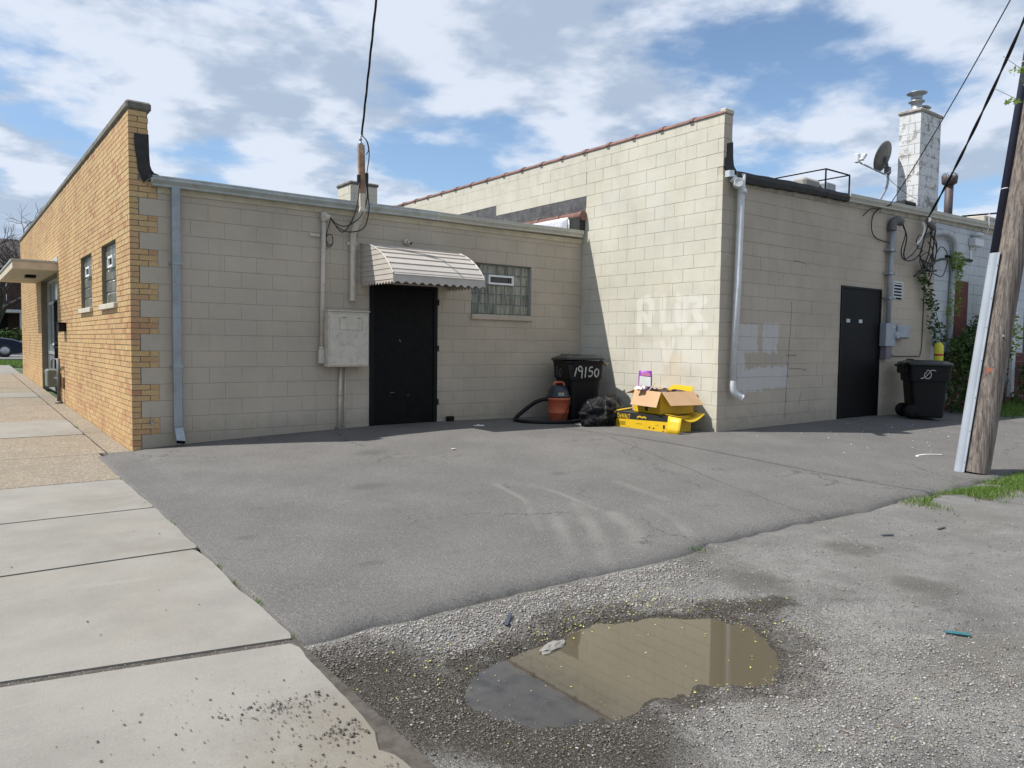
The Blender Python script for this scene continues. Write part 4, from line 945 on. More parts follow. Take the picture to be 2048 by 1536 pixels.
mb = MB(); mb.lathe((7.575, -3.135, .622), [(.047, -.01), (.056, 0), (.056, .02), (.047, .021)], 18, axis=(.8, -.42, -.42)); mb.build('outlet_collar', M_WHT, ld)
mb = MB(); mb.lathe((7.586, -3.141, .614), [(.044, -.004), (.044, 0)], 16, axis=(.8, -.42, -.42)); mb.build('outlet', M_BLKF, ld)
# black door of the tall building
mb = MB(); mb.box(10.472, 10.51, -3.0, -2.88, .1, 2.43); mb.box(11.79, 11.828, -3.0, -2.88, .1, 2.43); mb.box(10.51, 11.79, -3.0, -2.88, 2.39, 2.43); mb.build('door_frame', M_BLKF, tb)
mb = MB(); mb.box(10.513, 11.787, -2.99, -2.93, .15, 2.387, c=.004); dr = mb.build('door', M_BLK, tb)
M_STK = plain('pale_sticker', (.45, .52, .53), .5)
for x in (10.66, 11.07): MB().box(x, x+.115, -2.9935, -2.9905, 1.805, 1.865).build('sticker', M_STK, dr)
MB().box(10.43, 11.87, -3.02, -2.86, .02, .135).build('threshold', M_STONE, tb)
# joint crack under the old opening: broken mortar
mb = MB(); random.seed(5)
for seg in ([(8.91, .22), (8.93, .5), (8.95, .82), (8.97, 1.03)], [(8.97, 1.03), (8.99, 1.3), (9.01, 1.75), (9.02, 2.1)], [(8.9, 1.235), (9.2, 1.236)], [(9.0, 1.02), (9.4, 1.01), (9.46, .985), (9.5, 1.015)], [(9.3, .42), (9.34, .52), (9.36, .62)], [(9.05, 2.74), (9.2, 2.735), (9.35, 2.72)]):
    ribbon(mb, [(a+jit(.008), b) for a, b in seg], .008, (0, -2.982, 0), (1, 0, 0), (0, 0, 1), (0, -1, 0))
mb.build('crack', plain('open_joint', (.13, .115, .095), .95), tb)
# tall white chimney behind the gutter
M_TILEC = plain('chimney_crown', (.33, .3, .27), .9, 0, .35, 12, bs=.5)
ch = chimney(tb, 13.62, 14.48, -2.72, -2.30, 4.05, 6.02, M_W, M_TILEC, plain('white_mortar', (.4, .41, .42), .9), 1)
mb = MB(); mb.lathe((13.88, -2.50, 6.09), [(.15, 0), (.15, .03), (.10, .05), (.10, .18), (.15, .20), (.15, .215), (.105, .225), (.105, .33), (.13, .345), (.19, .37), (.19, .38), (.14, .40)], 20); mb.build('flue_cap', M_GALV, ch)
mb = MB(); mb.lathe((14.20, -2.48, 6.09), [(.12, 0), (.12, .03), (.09, .05), (.09, .12), (.15, .14), (.15, .15), (.1, .19)], 20); mb.build('flue_cap', M_GALV, ch)
mb = MB(); mb.box(13.72, 14.02, -2.66, -2.36, 6.085, 6.13, c=.01); mb.build('flue_tile', M_TERRA, ch)
# ================================================================== THINGS ON THE SHADED WALL (left building)
X_, Y_, Z_ = Vector((1, 0, 0)), Vector((0, 1, 0)), Vector((0, 0, 1))
# awning
aw = thing('door_awning', 'slatted cream aluminium awning with scalloped edge over the black door of the low building', 'awning', (3.72, -.5, 2.17))
AX0, AX1 = 2.98, 4.455
prof = bez([(-.004, 2.745, 0), (-.22, 2.725, 0), (-.45, 2.655, 0), (-.66, 2.555, 0), (-.83, 2.435, 0), (-.945, 2.315, 0), (-.985, 2.265, 0)], 6)
prof = [(p.x, p.y) for p in prof]
def pr_at(s_):
    k = s_*(len(prof)-1); i = min(int(k), len(prof)-2); f = k-i; return (prof[i][0]*(1-f)+prof[i+1][0]*f, prof[i][1]*(1-f)+prof[i+1][1]*f)
NS = 9
for k in range(NS):
    a, b = pr_at(k/NS), pr_at(min(1, (k+1.12)/NS)); d = Vector((0, b[0]-a[0], b[1]-a[1])); L_ = d.length; d.normalize(); n_ = X_.cross(d); n_ = -n_ if n_.z < 0 else n_
    c_ = Vector(((AX0+AX1)/2, (a[0]+b[0])/2, (a[1]+b[1])/2))+n_*.004
    # each slat tilts out at its lower lip so its edge shows as a step
    d2 = (d+n_*.09).normalized(); n2 = X_.cross(d2); mb = MB(); mb.obox(c_, [X_, d2, n2], ((AX1-AX0)/2, L_/2, .0022)); mb.obox(c_+d2*L_/2-n_*.008, [X_, d2, n2], ((AX1-AX0)/2, .002, .009)); mb.build('slat', M_AWN, aw)
mb = MB(); mb.box(AX0, AX1, -.992, -.986, 2.205, 2.268); mb.box(AX0, AX1, -1.0, -.986, 2.262, 2.268); mb.build('front_panel', M_AWN, aw)
def scallop(mb, p0, p1, zt, amp, per, th):
    p0, p1 = Vector(p0), Vector(p1); L_ = (p1-p0).length; n = int(L_/per*10); d = (p1-p0)/L_; nn = d.cross(Z_)*th
    V = []
    for i in range(n+1):
        s_ = L_*i/n; zz = zt-.028-amp*(.5+.5*math.cos(2*math.pi*s_/per)); q = p0+d*s_
        V += [(q.x, q.y, zt), (q.x, q.y, zz), (q.x+nn.x, q.y+nn.y, zt), (q.x+nn.x, q.y+nn.y, zz)]
    F = []
    for i in range(n):
        a = 4*i; b = a+4; F += [(a, a+1, b+1, b), (a+2, b+2, b+3, a+3), (a+1, a+3, b+3, b+1), (a, b, b+2, a+2)]
    mb.add(V, F)
mb = MB(); scallop(mb, (AX0, -.989, 0), (AX1, -.989, 0), 2.205, .032, .125, .004); mb.build('scalloped_valance', M_AWN, aw)
for xs0, nm in ((AX0, -1), (AX1-.004, 1)):
    mb = MB(); scallop(mb, (xs0, -.985, 0), (xs0, -.0, 0), 2.205, .032, .085, .004); mb.build('side_valance', M_AWN, aw)
    z = 2.205; k = 0
    while z < 2.72:
        z2 = min(z+.072, 2.735)
        def ycut(zz):
            for i in range(len(prof)-1):
                if prof[i][1] >= zz >= prof[i+1][1]:
                    f = (prof[i][1]-zz)/(prof[i][1]-prof[i+1][1]+1e-9); return prof[i][0]*(1-f)+prof[i+1][0]*f
            return prof[-1][0] if zz < prof[-1][1] else 0
        ya, yb = ycut(z), ycut(z2); o_ = .006*(-1 if nm < 0 else 1)
        mb = MB(); P_ = [(xs0+o_, -.001, z), (xs0+o_, ya, z), (xs0, yb, z2), (xs0, -.001, z2)]
        mb.prism(P_ if nm > 0 else P_[::-1], (.003, 0, 0)); mb.prism([(xs0+o_, -.001, z), (xs0+o_, ya, z), (xs0, ya, z+.002), (xs0, -.001, z+.002)], (.006*-nm, 0, 0)); mb.build('side_slat', M_AWN, aw); z = z2
mb = MB()
for x in (AX0+.002, AX1-.002): mb.tube([(x, a, b+.004) for a, b in prof[::3]+[prof[-1]]], .011, 6)
mb.tube([(AX0, -.02, 2.22), (AX1, -.02, 2.22)], .012, 6); mb.tube([(AX0+.4, -.01, 2.6), (AX0+.4, -.95, 2.24)], .009, 6); mb.build('frame', M_AWN, aw)
# electrical cabinet and its conduits
cabn = thing('electrical_cabinet', 'beige painted electrical cabinet on the wall left of the black awning door', 'cabinet', (2.69, -.1, 1.01))
mb = MB(); mb.box(2.40, 3.005, -.215, -.002, 1.012, 1.775, c=.006); mb.build('box', M_BEIP, cabn)
MB().box(2.415, 2.995, -.226, -.2152, 1.03, 1.74, c=.003).build('door', M_BEIP, cabn)
mb = MB()
for q in ((2.56, 2.90, 1.520, 1.524), (2.56, 2.564, 1.524, 1.70), (2.896, 2.90, 1.524, 1.70)): mb.box(q[0], q[1], -.229, -.2262, q[2], q[3])
mb.box(2.60, 2.66, -.232, -.2262, 1.69, 1.70); mb.box(2.82, 2.87, -.232, -.2262, 1.68, 1.69); mb.build('panel_seam', plain('seam_brown', (.26, .23, .19), .8), cabn)  # thin darker brown strips along the panel seams
mb = MB(); mb.box(2.39, 3.015, -.24, -.0, 1.775, 1.79, c=.002); mb.build('rain_lip', M_BEIP, cabn)
cd1 = thing('service_conduit', 'beige conduit with weatherhead rising left of the electrical cabinet', 'conduit', (2.40, -.05, 1.05))
mb = MB(); mb.cyl((2.405, -.055, 3.02), (2.372, -.055, 1.28), .030, 14); mb.build('pipe', M_BEIP, cd1)
mb = MB(); mb.box(2.325, 2.405, -.105, -.02, 1.05, 1.25, c=.015); mb.tube([(2.38, -.06, 1.09), (2.43, -.06, 1.09)], .025, 10); mb.lathe((2.372, -.055, 1.25), [(.036, 0), (.036, .03), (.03, .035)], 14); mb.build('access_elbow', M_BEIP, cd1)
mb = MB(); mb.lathe((2.407, -.06, 3.00), [(.034, 0), (.045, .02), (.05, .07), (.045, .115), (.02, .13)], 14); mb.tube([(2.41, -.07, 3.07), (2.47, -.12, 3.05)], [.045, .034], 12); mb.build('weatherhead', M_BEIP, cd1)
mb = MB(); mb.box(2.22, 2.37, -.025, 0, 2.79, 2.835, c=.004); mb.cyl((2.25, -.03, 2.812), (2.25, -.02, 2.812), .012, 8); mb.build('strap', M_BEIP, cd1)
cd2 = thing('ground_conduit', 'pair of thin beige pipes under the electrical cabinet', 'conduit', (2.64, -.04, .12))
mb = MB(); mb.cyl((2.66, -.04, 1.012), (2.635, -.04, .16), .021, 10); mb.lathe((2.648, -.04, .6), [(.025, 0), (.025, .04)], 10); mb.build('pipe', M_BEIP, cd2)
mb = MB(); mb.tube([(2.735, -.025, 1.012), (2.73, -.025, .6), (2.712, -.025, .13)], .011, 8); mb.build('pipe', M_BEIP, cd2, label='thinner ground wire pipe'); mb = MB(); mb.box(2.59, 2.72, -.07, .0, .10, .16, c=.01); mb.build('base_mortar', M_STONE, cd2)
# service mast: painted timber with rusted pipe, kinked round the gutter
ms = thing('service_mast', 'rusty mast braced above the gutter left of the awning, carrying the power drop', 'mast', (2.83, -.1, 1.94))
M_RUST = plain('rusty_mast_paint', (.30, .19, .13), .8, .1, .35, 9, dirt=((.46, .42, .36), 6, .75), bs=.4)
mb = MB(); mb.tube([(2.832, -.045, 1.95), (2.838, -.045, 2.86), (2.88, -.10, 3.06), (2.915, -.20, 3.2), (2.915, -.20, 3.26)], [.042, .042, .05, .052, .05], 6, smooth=False); mb.lathe((2.832, -.045, 1.93), [(.05, 0), (.05, .03), (.042, .035)], 8); mb.build('lower_brace', M_BEIP, ms)
mb = MB(); mb.tube([(2.905, -.203, 3.42), (2.895, -.205, 3.6), (2.884, -.205, 4.08)], [.05, .052, .05], 6, smooth=False); mb.build('mast_pole', M_RUST, ms)
mb = MB(); mb.tube([(2.915, -.20, 3.24), (2.905, -.203, 3.419)], [.051, .050], 6, smooth=False); mb.build('mast_sleeve', M_BEIP, ms)
mb = MB(); mb.box(2.76, 2.91, -.03, -.0, 2.72, 2.76); mb.cyl((2.98, -.015, 3.05), (2.98, 0, 3.05), .02, 8); mb.build('wall_strap', M_BEIP, ms)
mb = MB(); mb.lathe((2.875, -.21, 4.08), [(.03, 0), (.035, .02), (.02, .03), (.012, .05), (.022, .065), (.022, .09), (.01, .1)], 10); mb.tube([(2.87, -.21, 4.18), (2.90, -.24, 4.22), (2.87, -.26, 4.19)], .006, 6); mb.build('insulator', M_GALV, ms)
mb = MB(); mb.obox((2.845, -.22, 3.60), [X_, Y_, Z_], (.025, .02, .07), ch=.01); mb.obox((2.965, -.22, 3.64), [X_, Y_, Z_], (.02, .02, .07), ch=.008); mb.build('splice', M_WIRE, ms)
# power drop: twisted triplex with loops
wd = thing('power_drop', 'black twisted service cable dropping to the rusty mast', 'cable', (2.87, -.25, 4.2))
def catenary(a, b, sag, n=24):
    a, b = Vector(a), Vector(b); return [a.lerp(b, i/n)-Z_*sag*4*(i/n)*(1-i/n) for i in range(n+1)]
P0, P1 = Vector((2.868, -.262, 4.21)), Vector((.55, -6.9, 10.6))
cp = catenary(P0, P1, .22, 60)
for ph in (0, 2.1, 4.2):
    mb = MB(); mb.tube([p+Vector((math.cos(i*.85+ph), math.sin(i*.85+ph), 0))*.009 for i, p in enumerate(cp)], .0075, 5); mb.build('conductor', M_WIRE, wd)
for pts, r_ in (([(2.87, -.26, 4.2), (2.96, -.25, 4.12), (2.99, -.24, 3.95), (2.96, -.23, 3.7)], .007), ([(2.86, -.26, 4.2), (2.93, -.27, 4.14), (2.97, -.26, 4.02), (2.94, -.25, 3.95)], .006),
                ([(2.965, -.23, 3.66), (2.975, -.24, 3.4), (2.99, -.24, 3.2), (2.93, -.2, 2.95), (2.72, -.15, 2.88), (2.55, -.13, 2.95), (2.46, -.12, 3.06)], .008),
                ([(2.845, -.24, 3.55), (2.82, -.24, 3.3), (2.76, -.2, 3.05), (2.66, -.16, 2.88), (2.58, -.14, 2.90), (2.46, -.12, 3.07)], .008),
                ([(2.95, -.23, 3.6), (2.96, -.24, 3.35), (2.87, -.22, 3.1), (2.7, -.16, 2.96), (2.56, -.14, 2.97), (2.47, -.12, 3.05)], .008),
                ([(2.48, -.12, 3.05), (2.44, -.08, 2.86), (2.43, -.05, 2.74), (2.48, -.04, 2.66), (2.54, -.04, 2.72), (2.53, -.04, 2.82), (2.47, -.04, 2.83), (2.44, -.05, 2.76), (2.48, -.05, 2.69), (2.52, -.05, 2.70)], .006)):
    mb = MB(); mb.tube(bez(pts, 7), r_, 6); mb.build('loop', M_WIRE, wd)
# little flood fixture stub over the awning
fx = thing('lamp_stub', 'small beige empty lamp fixture above the awning', 'light fixture', (3.7, -.03, 2.83))
mb = MB(); mb.lathe((3.70, 0, 2.845), [(.045, 0), (.045, -.03), (.03, -.045)], 14, axis=(0, 1, 0)); mb.build('base', M_BEIP, fx); mb = MB(); mb.tube([(3.71, -.04, 2.84), (3.74, -.09, 2.82)], [.022, .026], 10); mb.build('socket', M_BEIP, fx); mb = MB(); mb.cyl((3.741, -.091, 2.8195), (3.744, -.096, 2.817), .019, 10); mb.build('opening', M_BLKF, fx)
# small things on the wall foot
mb = MB(); mb.box(4.42, 4.53, -.09, -.004, .14, .225, c=.01); mb.build('drain_box', M_BLKF, None, label='small black box at the wall foot right of the awning door', cat='box')
sp = thing('wall_spigot', 'small rusty spigot low on the brick corner wall', 'spigot', (.2, -.03, .5)); mb = MB(); mb.tube(bez([(.205, 0, .35), (.205, -.04, .355), (.215, -.06, .335), (.215, -.06, .31)], 4), .013, 8); mb.build('pipe', M_GALV, sp); mb = MB(); mb.lathe((.205, -.035, .365), [(.022, 0), (.022, .012)], 8); mb.build('handle', M_GALV, sp); sp.location = (.2, -.03, .31); [setattr(c_, 'location', Vector((0, 0, .19))) for c_ in sp.children]
# gas meter, mailbox by the entrance
M_GMET = plain('meter_grey_green', (.16, .18, .15), .55, .1, .15, 8); M_GPIPE = plain('gas_pipe_grey', (.13, .125, .13), .6, .1, .25, 12)
gm = thing('gas_meter', 'grey gas meter on pipes beside the brick wall entrance', 'gas meter', (-.12, 6.75, .14))
mb = MB(); mb.tube([(-.09, 6.42, .14), (-.09, 6.42, .98)], .032, 10); mb.tube(bez([(-.09, 6.42, .94), (-.10, 6.6, .955), (-.12, 7.0, .95), (-.13, 7.12, .90), (-.13, 7.14, .78)], 5), .017, 8); mb.tube([(-.09, 6.42, .6), (-.12, 6.7, .6)], .02, 8); mb.lathe((-.09, 6.42, .13), [(.07, 0), (.07, .03), (.04, .05)], 12); mb.build('pipe', M_GPIPE, gm)
mb = MB(); mb.box(-.24, -.04, 6.82, 7.18, .42, .76, c=.02); mb.build('meter_body', M_GMET, gm); mb = MB(); mb.lathe((-.14, 7.42, .70), [(.03, -.09), (.09, -.03), (.09, .0), (.035, .05)], 14, axis=(.3, .0, 1)); mb.tube([(-.14, 7.18, .72), (-.14, 7.36, .72)], .02, 8); mb.build('regulator', M_GPIPE, gm)
MB().box(-.03, -.001, 6.3, 6.44, .42, .62).build('wall_plate', M_TERRA, gm)
mbx = thing('mailbox', 'dark wall mailbox right of the entrance in the brick wall', 'mailbox', (-.07, 6.1, 1.48))
mb = MB(); mb.box(-.12, -.002, 5.95, 6.3, 1.48, 1.63, c=.008); mb.build('box', M_BLKF, mbx); mb = MB(); mb.box(-.135, -.002, 5.94, 6.31, 1.632, 1.645); mb.build('lid', M_BLKF, mbx)
# bird on the parapet
bd = thing('bird', 'small dark bird perched on the brick parapet', 'bird', (.1, 3.9, 4.172))
mb = MB(); mb.lathe((.1, 3.93, 4.25), [(.004, -.11), (.02, -.06), (.035, 0), (.036, .04), (.022, .075), (.026, .095), (.018, .115), (.003, .125)], 10, axis=(.1, -.55, .8)); mb.tube([(.105, 3.85, 4.345), (.11, 3.82, 4.342)], [.006, .001], 5); mb.build('body', plain('starling_feathers', (.03, .03, .032), .5), bd, local=False)
mb = MB(); mb.tube([(.09, 3.92, 4.22), (.09, 3.92, 4.172)], .004, 4); mb.tube([(.115, 3.92, 4.22), (.115, 3.92, 4.172)], .004, 4); mb.build('leg', M_BLKF, bd)

# ================================================================== THINGS ON THE TALL BUILDING
el = thing('electric_meter', 'grey electric meter box with round glass meter right of the second black door', 'electric meter', (11.95, -3.05, 1.35))
mb = MB(); mb.box(11.80, 12.14, -3.12, -2.982, 1.40, 1.82, c=.01); mb.build('meter_box', M_GREY, el); mb = MB(); mb.box(11.86, 12.06, -3.1, -2.982, 1.17, 1.398, c=.006); mb.build('lower_box', plain('dull_purple_box', (.16, .15, .17), .6), el)
mb = MB(); mb.lathe((12.18, -3.06, 1.60), [(.075, 0), (.085, -.02), (.08, -.07), (.05, -.1)], 18, axis=(0, 1, 0)); mb.build('meter_glass', M_GREY, el)
mb = MB(); mb.box(12.22, 12.66, -3.14, -2.982, 1.545, 1.80, c=.03); mb.build('side_box', M_GREY, el); MB().box(12.0, 12.1, -3.126, -3.121, 1.74, 1.77).build('tag', M_STK, el)
mc = thing('meter_conduit', 'thick grey conduit with weatherhead above the electric meter', 'conduit', (11.97, -3.06, 1.82))
mb = MB(); mb.tube([(11.965, -3.055, 1.82), (11.99, -3.055, 3.55)], .045, 14); mb.build('pipe', M_GREY, mc)
mb = MB(); mb.tube(bez([(11.99, -3.055, 3.50), (11.995, -3.06, 3.64), (12.06, -3.09, 3.71), (12.17, -3.12, 3.69)], 5), [.07]*11+[.08, .09, .09, .07, .05], 14) if False else mb.tube(bez([(11.99, -3.055, 3.50), (11.995, -3.06, 3.62), (12.06, -3.09, 3.69), (12.18, -3.12, 3.66)], 5), .075, 14); mb.build('weatherhead', M_GPIPE, mc)
for z in (3.14, 2.72, 2.28): mb = MB(); mb.box(11.86, 12.10, -3.115, -2.982, z-.018, z+.018, c=.004); mb.cyl((12.03, -3.125, z), (12.03, -3.112, z), .022, 8); mb.build('strap', M_GALV, mc)
vt = thing('wall_vent', 'small white louvred vent behind the thick grey conduit', 'vent', (12.4, -2.99, 2.3))
mb = MB(); mb.box(12.22, 12.56, -2.986, -2.981, 2.28, 2.58); mb.build('backing', M_BLKF, vt)
for k in range(5): mb = MB(); mb.obox((12.39, -3.0, 2.325+.058*k), [X_, Vector((0, .8, .6)), Vector((0, -.6, .8))], (.165, .02, .004)); mb.build('louvre', M_WHT, vt)
mb = MB(); mb.box(12.21, 12.225, -3.015, -2.981, 2.28, 2.585); mb.box(12.555, 12.57, -3.015, -2.981, 2.28, 2.585); mb.box(12.21, 12.57, -3.015, -2.981, 2.585, 2.60); mb.build('frame', M_WHT, vt)
# loose wiring
wr = thing('wire_tangle', 'tangle of black cables hanging under the eave of the tall building', 'cables', (13.1, -3.1, 3.3))
random.seed(21)
for pts, r_ in (([(12.18, -3.13, 3.62), (12.30, -3.14, 3.4), (12.24, -3.13, 3.08), (12.42, -3.12, 2.98), (12.75, -3.12, 3.05), (12.98, -3.12, 3.22)], .013), ([(12.16, -3.13, 3.62), (12.24, -3.15, 3.45), (12.15, -3.13, 3.15), (12.28, -3.12, 3.0), (12.6, -3.12, 3.1), (12.86, -3.12, 3.30)], .011),
                ([(12.0, -3.0, 3.28), (11.55, -2.995, 3.32), (11.32, -2.995, 3.45), (11.38, -2.995, 3.7), (11.62, -3.0, 3.86), (11.8, -3.11, 3.93)], .010), ([(11.0, -2.995, 3.66), (11.25, -3.0, 3.8), (11.55, -3.0, 3.84)], .010),
                ([(13.2, -3.1, 3.72), (13.0, -3.12, 3.3), (12.95, -3.1, 3.1), (13.2, -3.1, 2.95), (13.45, -3.1, 3.2)], .014), ([(13.35, -3.1, 3.7), (13.25, -3.12, 3.2), (13.1, -3.1, 2.9)], .014), ([(13.5, -3.1, 3.65), (13.4, -3.12, 3.1), (13.3, -3.1, 2.75)], .014),
                ([(13.1, -3.1, 3.45), (12.9, -3.1, 3.5), (12.78, -3.1, 3.38), (12.85, -3.1, 3.25), (13.05, -3.1, 3.28)], .010), ([(13.0, -3.1, 3.05), (13.3, -3.12, 3.0), (13.8, -3.1, 3.12), (14.1, -3.1, 3.15)], .018), ([(12.75, -3.1, 2.72), (13.1, -3.12, 2.88), (13.5, -3.12, 3.05), (14.1, -3.1, 3.15)], .018),
                ([(13.05, -3.1, 2.95), (13.3, -3.12, 2.86), (13.6, -3.1, 2.88)], .022), ([(13.3, -3.11, 3.6), (13.6, -3.1, 3.3), (13.4, -3.1, 2.95), (13.2, -3.1, 2.85)], .012), ([(13.55, -3.1, 3.2), (13.75, -3.1, 3.35), (14.0, -3.1, 3.3), (14.1, -3.1, 3.12), (13.9, -3.1, 2.8), (13.5, -3.1, 2.82)], .010),
                ([(13.2, -3.1, 3.4), (13.45, -3.1, 3.25), (13.5, -3.1, 2.9), (13.35, -3.1, 2.6)], .012), ([(13.0, -3.1, 3.5), (13.25, -3.1, 3.55), (13.6, -3.1, 3.4), (13.55, -3.1, 3.0)], .009), ([(13.42, -3.1, 3.1), (13.2, -3.1, 3.2), (12.95, -3.1, 3.05), (13.1, -3.1, 2.8)], .009)):
    mb = MB(); mb.tube(bez([(a, b-.01-random.random()*.03, c_) for a, b, c_ in pts], 7), r_, 6); mb.build('cable', M_WIRE, wr)
mb = MB(); mb.tube(bez([(13.0, -3.12, 3.74), (13.06, -3.13, 3.62), (12.92, -3.13, 3.42), (12.78, -3.12, 3.32)], 6), .018, 6); mb.build('cable', M_WHT, wr, label='stripped white cable end'); 
mb = MB(); mb.tube([(12.78, -3.12, 3.32), (12.5, -3.12, 3.10), (12.35, -3.12, 2.98)], .010, 6); mb.build('cable', plain('aluminium_wire', (.42, .36, .34), .4, .4), wr, label='bare aluminium wire')
mb = MB(); mb.tube([(13.12, -3.16, 3.80), (13.35, -3.16, 3.66)], .06, 10); mb.build('splice_can', M_GPIPE, wr)
mb = MB(); mb.tube([(13.46, -2.995, 2.9), (13.44, -2.995, 1.4), (13.38, -2.995, 1.22), (12.3, -2.995, 1.22), (12.22, -2.995, 1.3), (12.22, -2.995, 1.5)], .008, 6); mb.build('cable', M_WIRE, wr, label='thin cable looped down the wall to the meter')
# roof gear
M_ACU = plain('air_unit_beige', (.30, .29, .26), .5, .1, .08, 4)
ac = thing('air_conditioner', 'beige rooftop air conditioner inside the black cage', 'air conditioner', (12.6, -.7, 3.95))
mb = MB(); mb.box(12.28, 12.86, -1.1, -.78, 3.97, 4.84, c=.05); mb.build('cabinet', M_ACU, ac); mb = MB(); mb.box(12.88, 13.25, -1.22, -.7, 3.97, 4.80, c=.03); mb.build('control_box', M_GALV, ac)
for k in range(8): mb = MB(); mb.box(13.251, 13.256, -1.18, -.8, 4.05+.085*k, 4.10+.085*k); mb.build('louvre', M_BLKF, ac)
for k in range(9): mb = MB(); mb.box(12.272, 12.279, -1.05, -.83, 4.02+.07*k, 4.045+.07*k); mb.build('louvre', M_GALV, ac)
cg = thing('security_cage', 'black angle iron cage frame around the rooftop air conditioner', 'cage', (12.8, -.2, 3.95))
CX0, CX1, CY0, CY1, CZ = 12.36, 13.25, -1.5, 1.3, 4.93
mb = MB(); q = .012
for x, y in ((CX0, CY0), (CX1, CY0), (CX0, CY1), (CX1, CY1)): mb.box(x-q, x+q, y-q, y+q, 3.9, CZ)
mb.build('post', M_BLK, cg); mb = MB(); mb.box(CX0-q, CX1+q, CY0-q+.001, CY0+q-.001, CZ-q, CZ+q); mb.box(CX0-q, CX1+q, CY1-q+.001, CY1+q-.001, CZ-q, CZ+q); mb.box(CX0-q+.001, CX0+q-.001, CY0+q, CY1-q, CZ-q+.001, CZ+q-.001); mb.box(CX1-q+.001, CX1+q-.001, CY0+q, CY1-q, CZ-q+.001, CZ+q-.001); mb.build('top_rail', M_BLK, cg)
M_DISH = plain('dish_grey', (.13, .128, .12), .5, .1, .25, 14)
ds = thing('satellite_dish', 'grey satellite dish on a bent mast at the roof edge beside the white chimney', 'satellite dish', (12.86, -2.2, 4.0))
dc = Vector((13.29, -2.2, 5.18)); da = Vector((-.05, .93, .35)).normalized()
pf = [(0, .0), (.08, .003), (.16, .012), (.24, .028), (.30, .046), (.305, .05), (.305, .042), (.24, .016), (.16, .0), (.08, -.008), (0, -.012)]
mb = MB(); vs0 = len(mb.v); mb.lathe(dc, pf, 28, axis=da); mb.v = [tuple(dc+(Vector(v)-dc)*1.0) for v in mb.v]; mb.build('reflector', M_DISH, ds)
mb = MB(); mb.tube(bez([(12.86, -2.2, 4.02), (13.2, -2.2, 4.36), (13.42, -2.2, 4.62), (13.46, -2.2, 4.86)], 6), .024, 10); mb.lathe((12.86, -2.2, 3.99), [(.12, 0), (.12, .02), (.03, .04)], 12); mb.build('mast', M_GALV, ds)
mb = MB(); mb.obox((13.42, -2.2, 4.93), [X_, Y_, Z_], (.05, .05, .07), ch=.01); mb.tube([dc-da*.02, (13.42, -2.2, 4.95)], .03, 8); mb.build('bracket', M_GPIPE, ds)
mb = MB(); mb.tube([(13.40, -2.28, 4.90), (13.30, -2.2, 4.84), (12.98, -1.86, 5.08)], .017, 8); mb.build('feed_arm', M_GALV, ds)
mb = MB(); mb.obox((12.95, -1.82, 5.17), [X_, Y_, Z_], (.045, .045, .09), ch=.015); 
for k in (-1, 0, 1): mb.cyl((12.97+.05*k, -1.88, 5.18+.05*k), (13.0+.05*k, -1.96, 5.18+.05*k), .03, 10)
mb.build('feed_horn', M_PVC, ds); mb = MB(); mb.tube(catenary((13.3, -2.22, 4.82), (13.55, -2.74, 4.3), .05, 8), .005, 5); mb.build('cable', M_WIRE, ds)
pv = thing('vent_stack', 'rust brown roof vent pipe with crown right of the white chimney', 'vent pipe', (15.9, -2.3, 4.0))
M_RBR = plain('rust_brown_pipe', (.085, .065, .068), .6, .1, .3, 12)
mb = MB(); mb.cyl((15.92, -2.3, 3.98), (15.94, -2.3, 4.98), .085, 16); mb.build('pipe', M_RBR, pv); mb = MB(); mb.lathe((15.94, -2.3, 4.96), [(.09, 0), (.15, .04), (.16, .14), (.15, .19)], 16)
for k in range(10): a = k*.628; mb.tube([(15.94+math.cos(a)*.155, -2.3+math.sin(a)*.155, 5.1), (15.94+math.cos(a)*.15, -2.3+math.sin(a)*.15, 5.19), (15.94+math.cos(a)*.09, -2.3+math.sin(a)*.09, 5.22)], .008, 5)
mb.build('crown', M_RBR, pv)
rb = thing('roof_block', 'dark hollow concrete block on the roof edge under the satellite dish', 'block', (13.3, -2.6, 4.05)); mb = MB(); mb.box(13.05, 13.5, -2.75, -2.5, 4.02, 4.06); mb.box(13.05, 13.5, -2.75, -2.5, 4.17, 4.22); mb.box(13.05, 13.09, -2.75, -2.5, 4.06, 4.17); mb.box(13.46, 13.5, -2.75, -2.5, 4.06, 4.17); mb.box(13.26, 13.30, -2.75, -2.5, 4.06, 4.17); mb.build('shell', M_TAR, rb)
rv = thing('turbine_vent', 'shiny round roof vent behind the tall parapet corner', 'roof vent', (7.75, -2.3, 3.95)); mb = MB(); mb.lathe((7.72, -2.3, 3.88), [(.06, 0), (.06, .18), (.10, .2), (.12, .26), (.10, .33), (.04, .36)], 18); mb.build('cap', M_SILV, rv)
ra = thing('antenna_stub', 'thin dark antenna rod lying over the roof edge right of the vent pipe', 'antenna', (15.6, -3.0, 4.2)); mb = MB(); mb.tube([(15.2, -2.9, 4.13), (16.5, -3.1, 4.32)], .02, 6); mb.lathe((16.5, -3.1, 4.32), [(.03, 0), (.045, .03), (.03, .06)], 8, axis=(.9, 0, .2)); mb.build('rod', M_BLKF, ra); mb = MB(); mb.tube(bez([(15.95, -3.12, 4.24), (15.9, -3.13, 3.9), (15.6, -3.1, 3.6), (15.0, -3.05, 3.3), (14.4, -3.0, 3.15)], 6), .012, 6); mb.build('cable', plain('old_white_cable', (.5, .45, .4), .7), ra)
rc2 = thing('roof_cooler', 'pale slatted box on the far roof edge', 'roof unit', (18.7, -1.9, 4.2)); mb = MB(); mb.box(18.1, 19.4, -2.2, -1.5, 4.1, 4.58, c=.02); mb.build('cabinet', M_SILL, rc2)
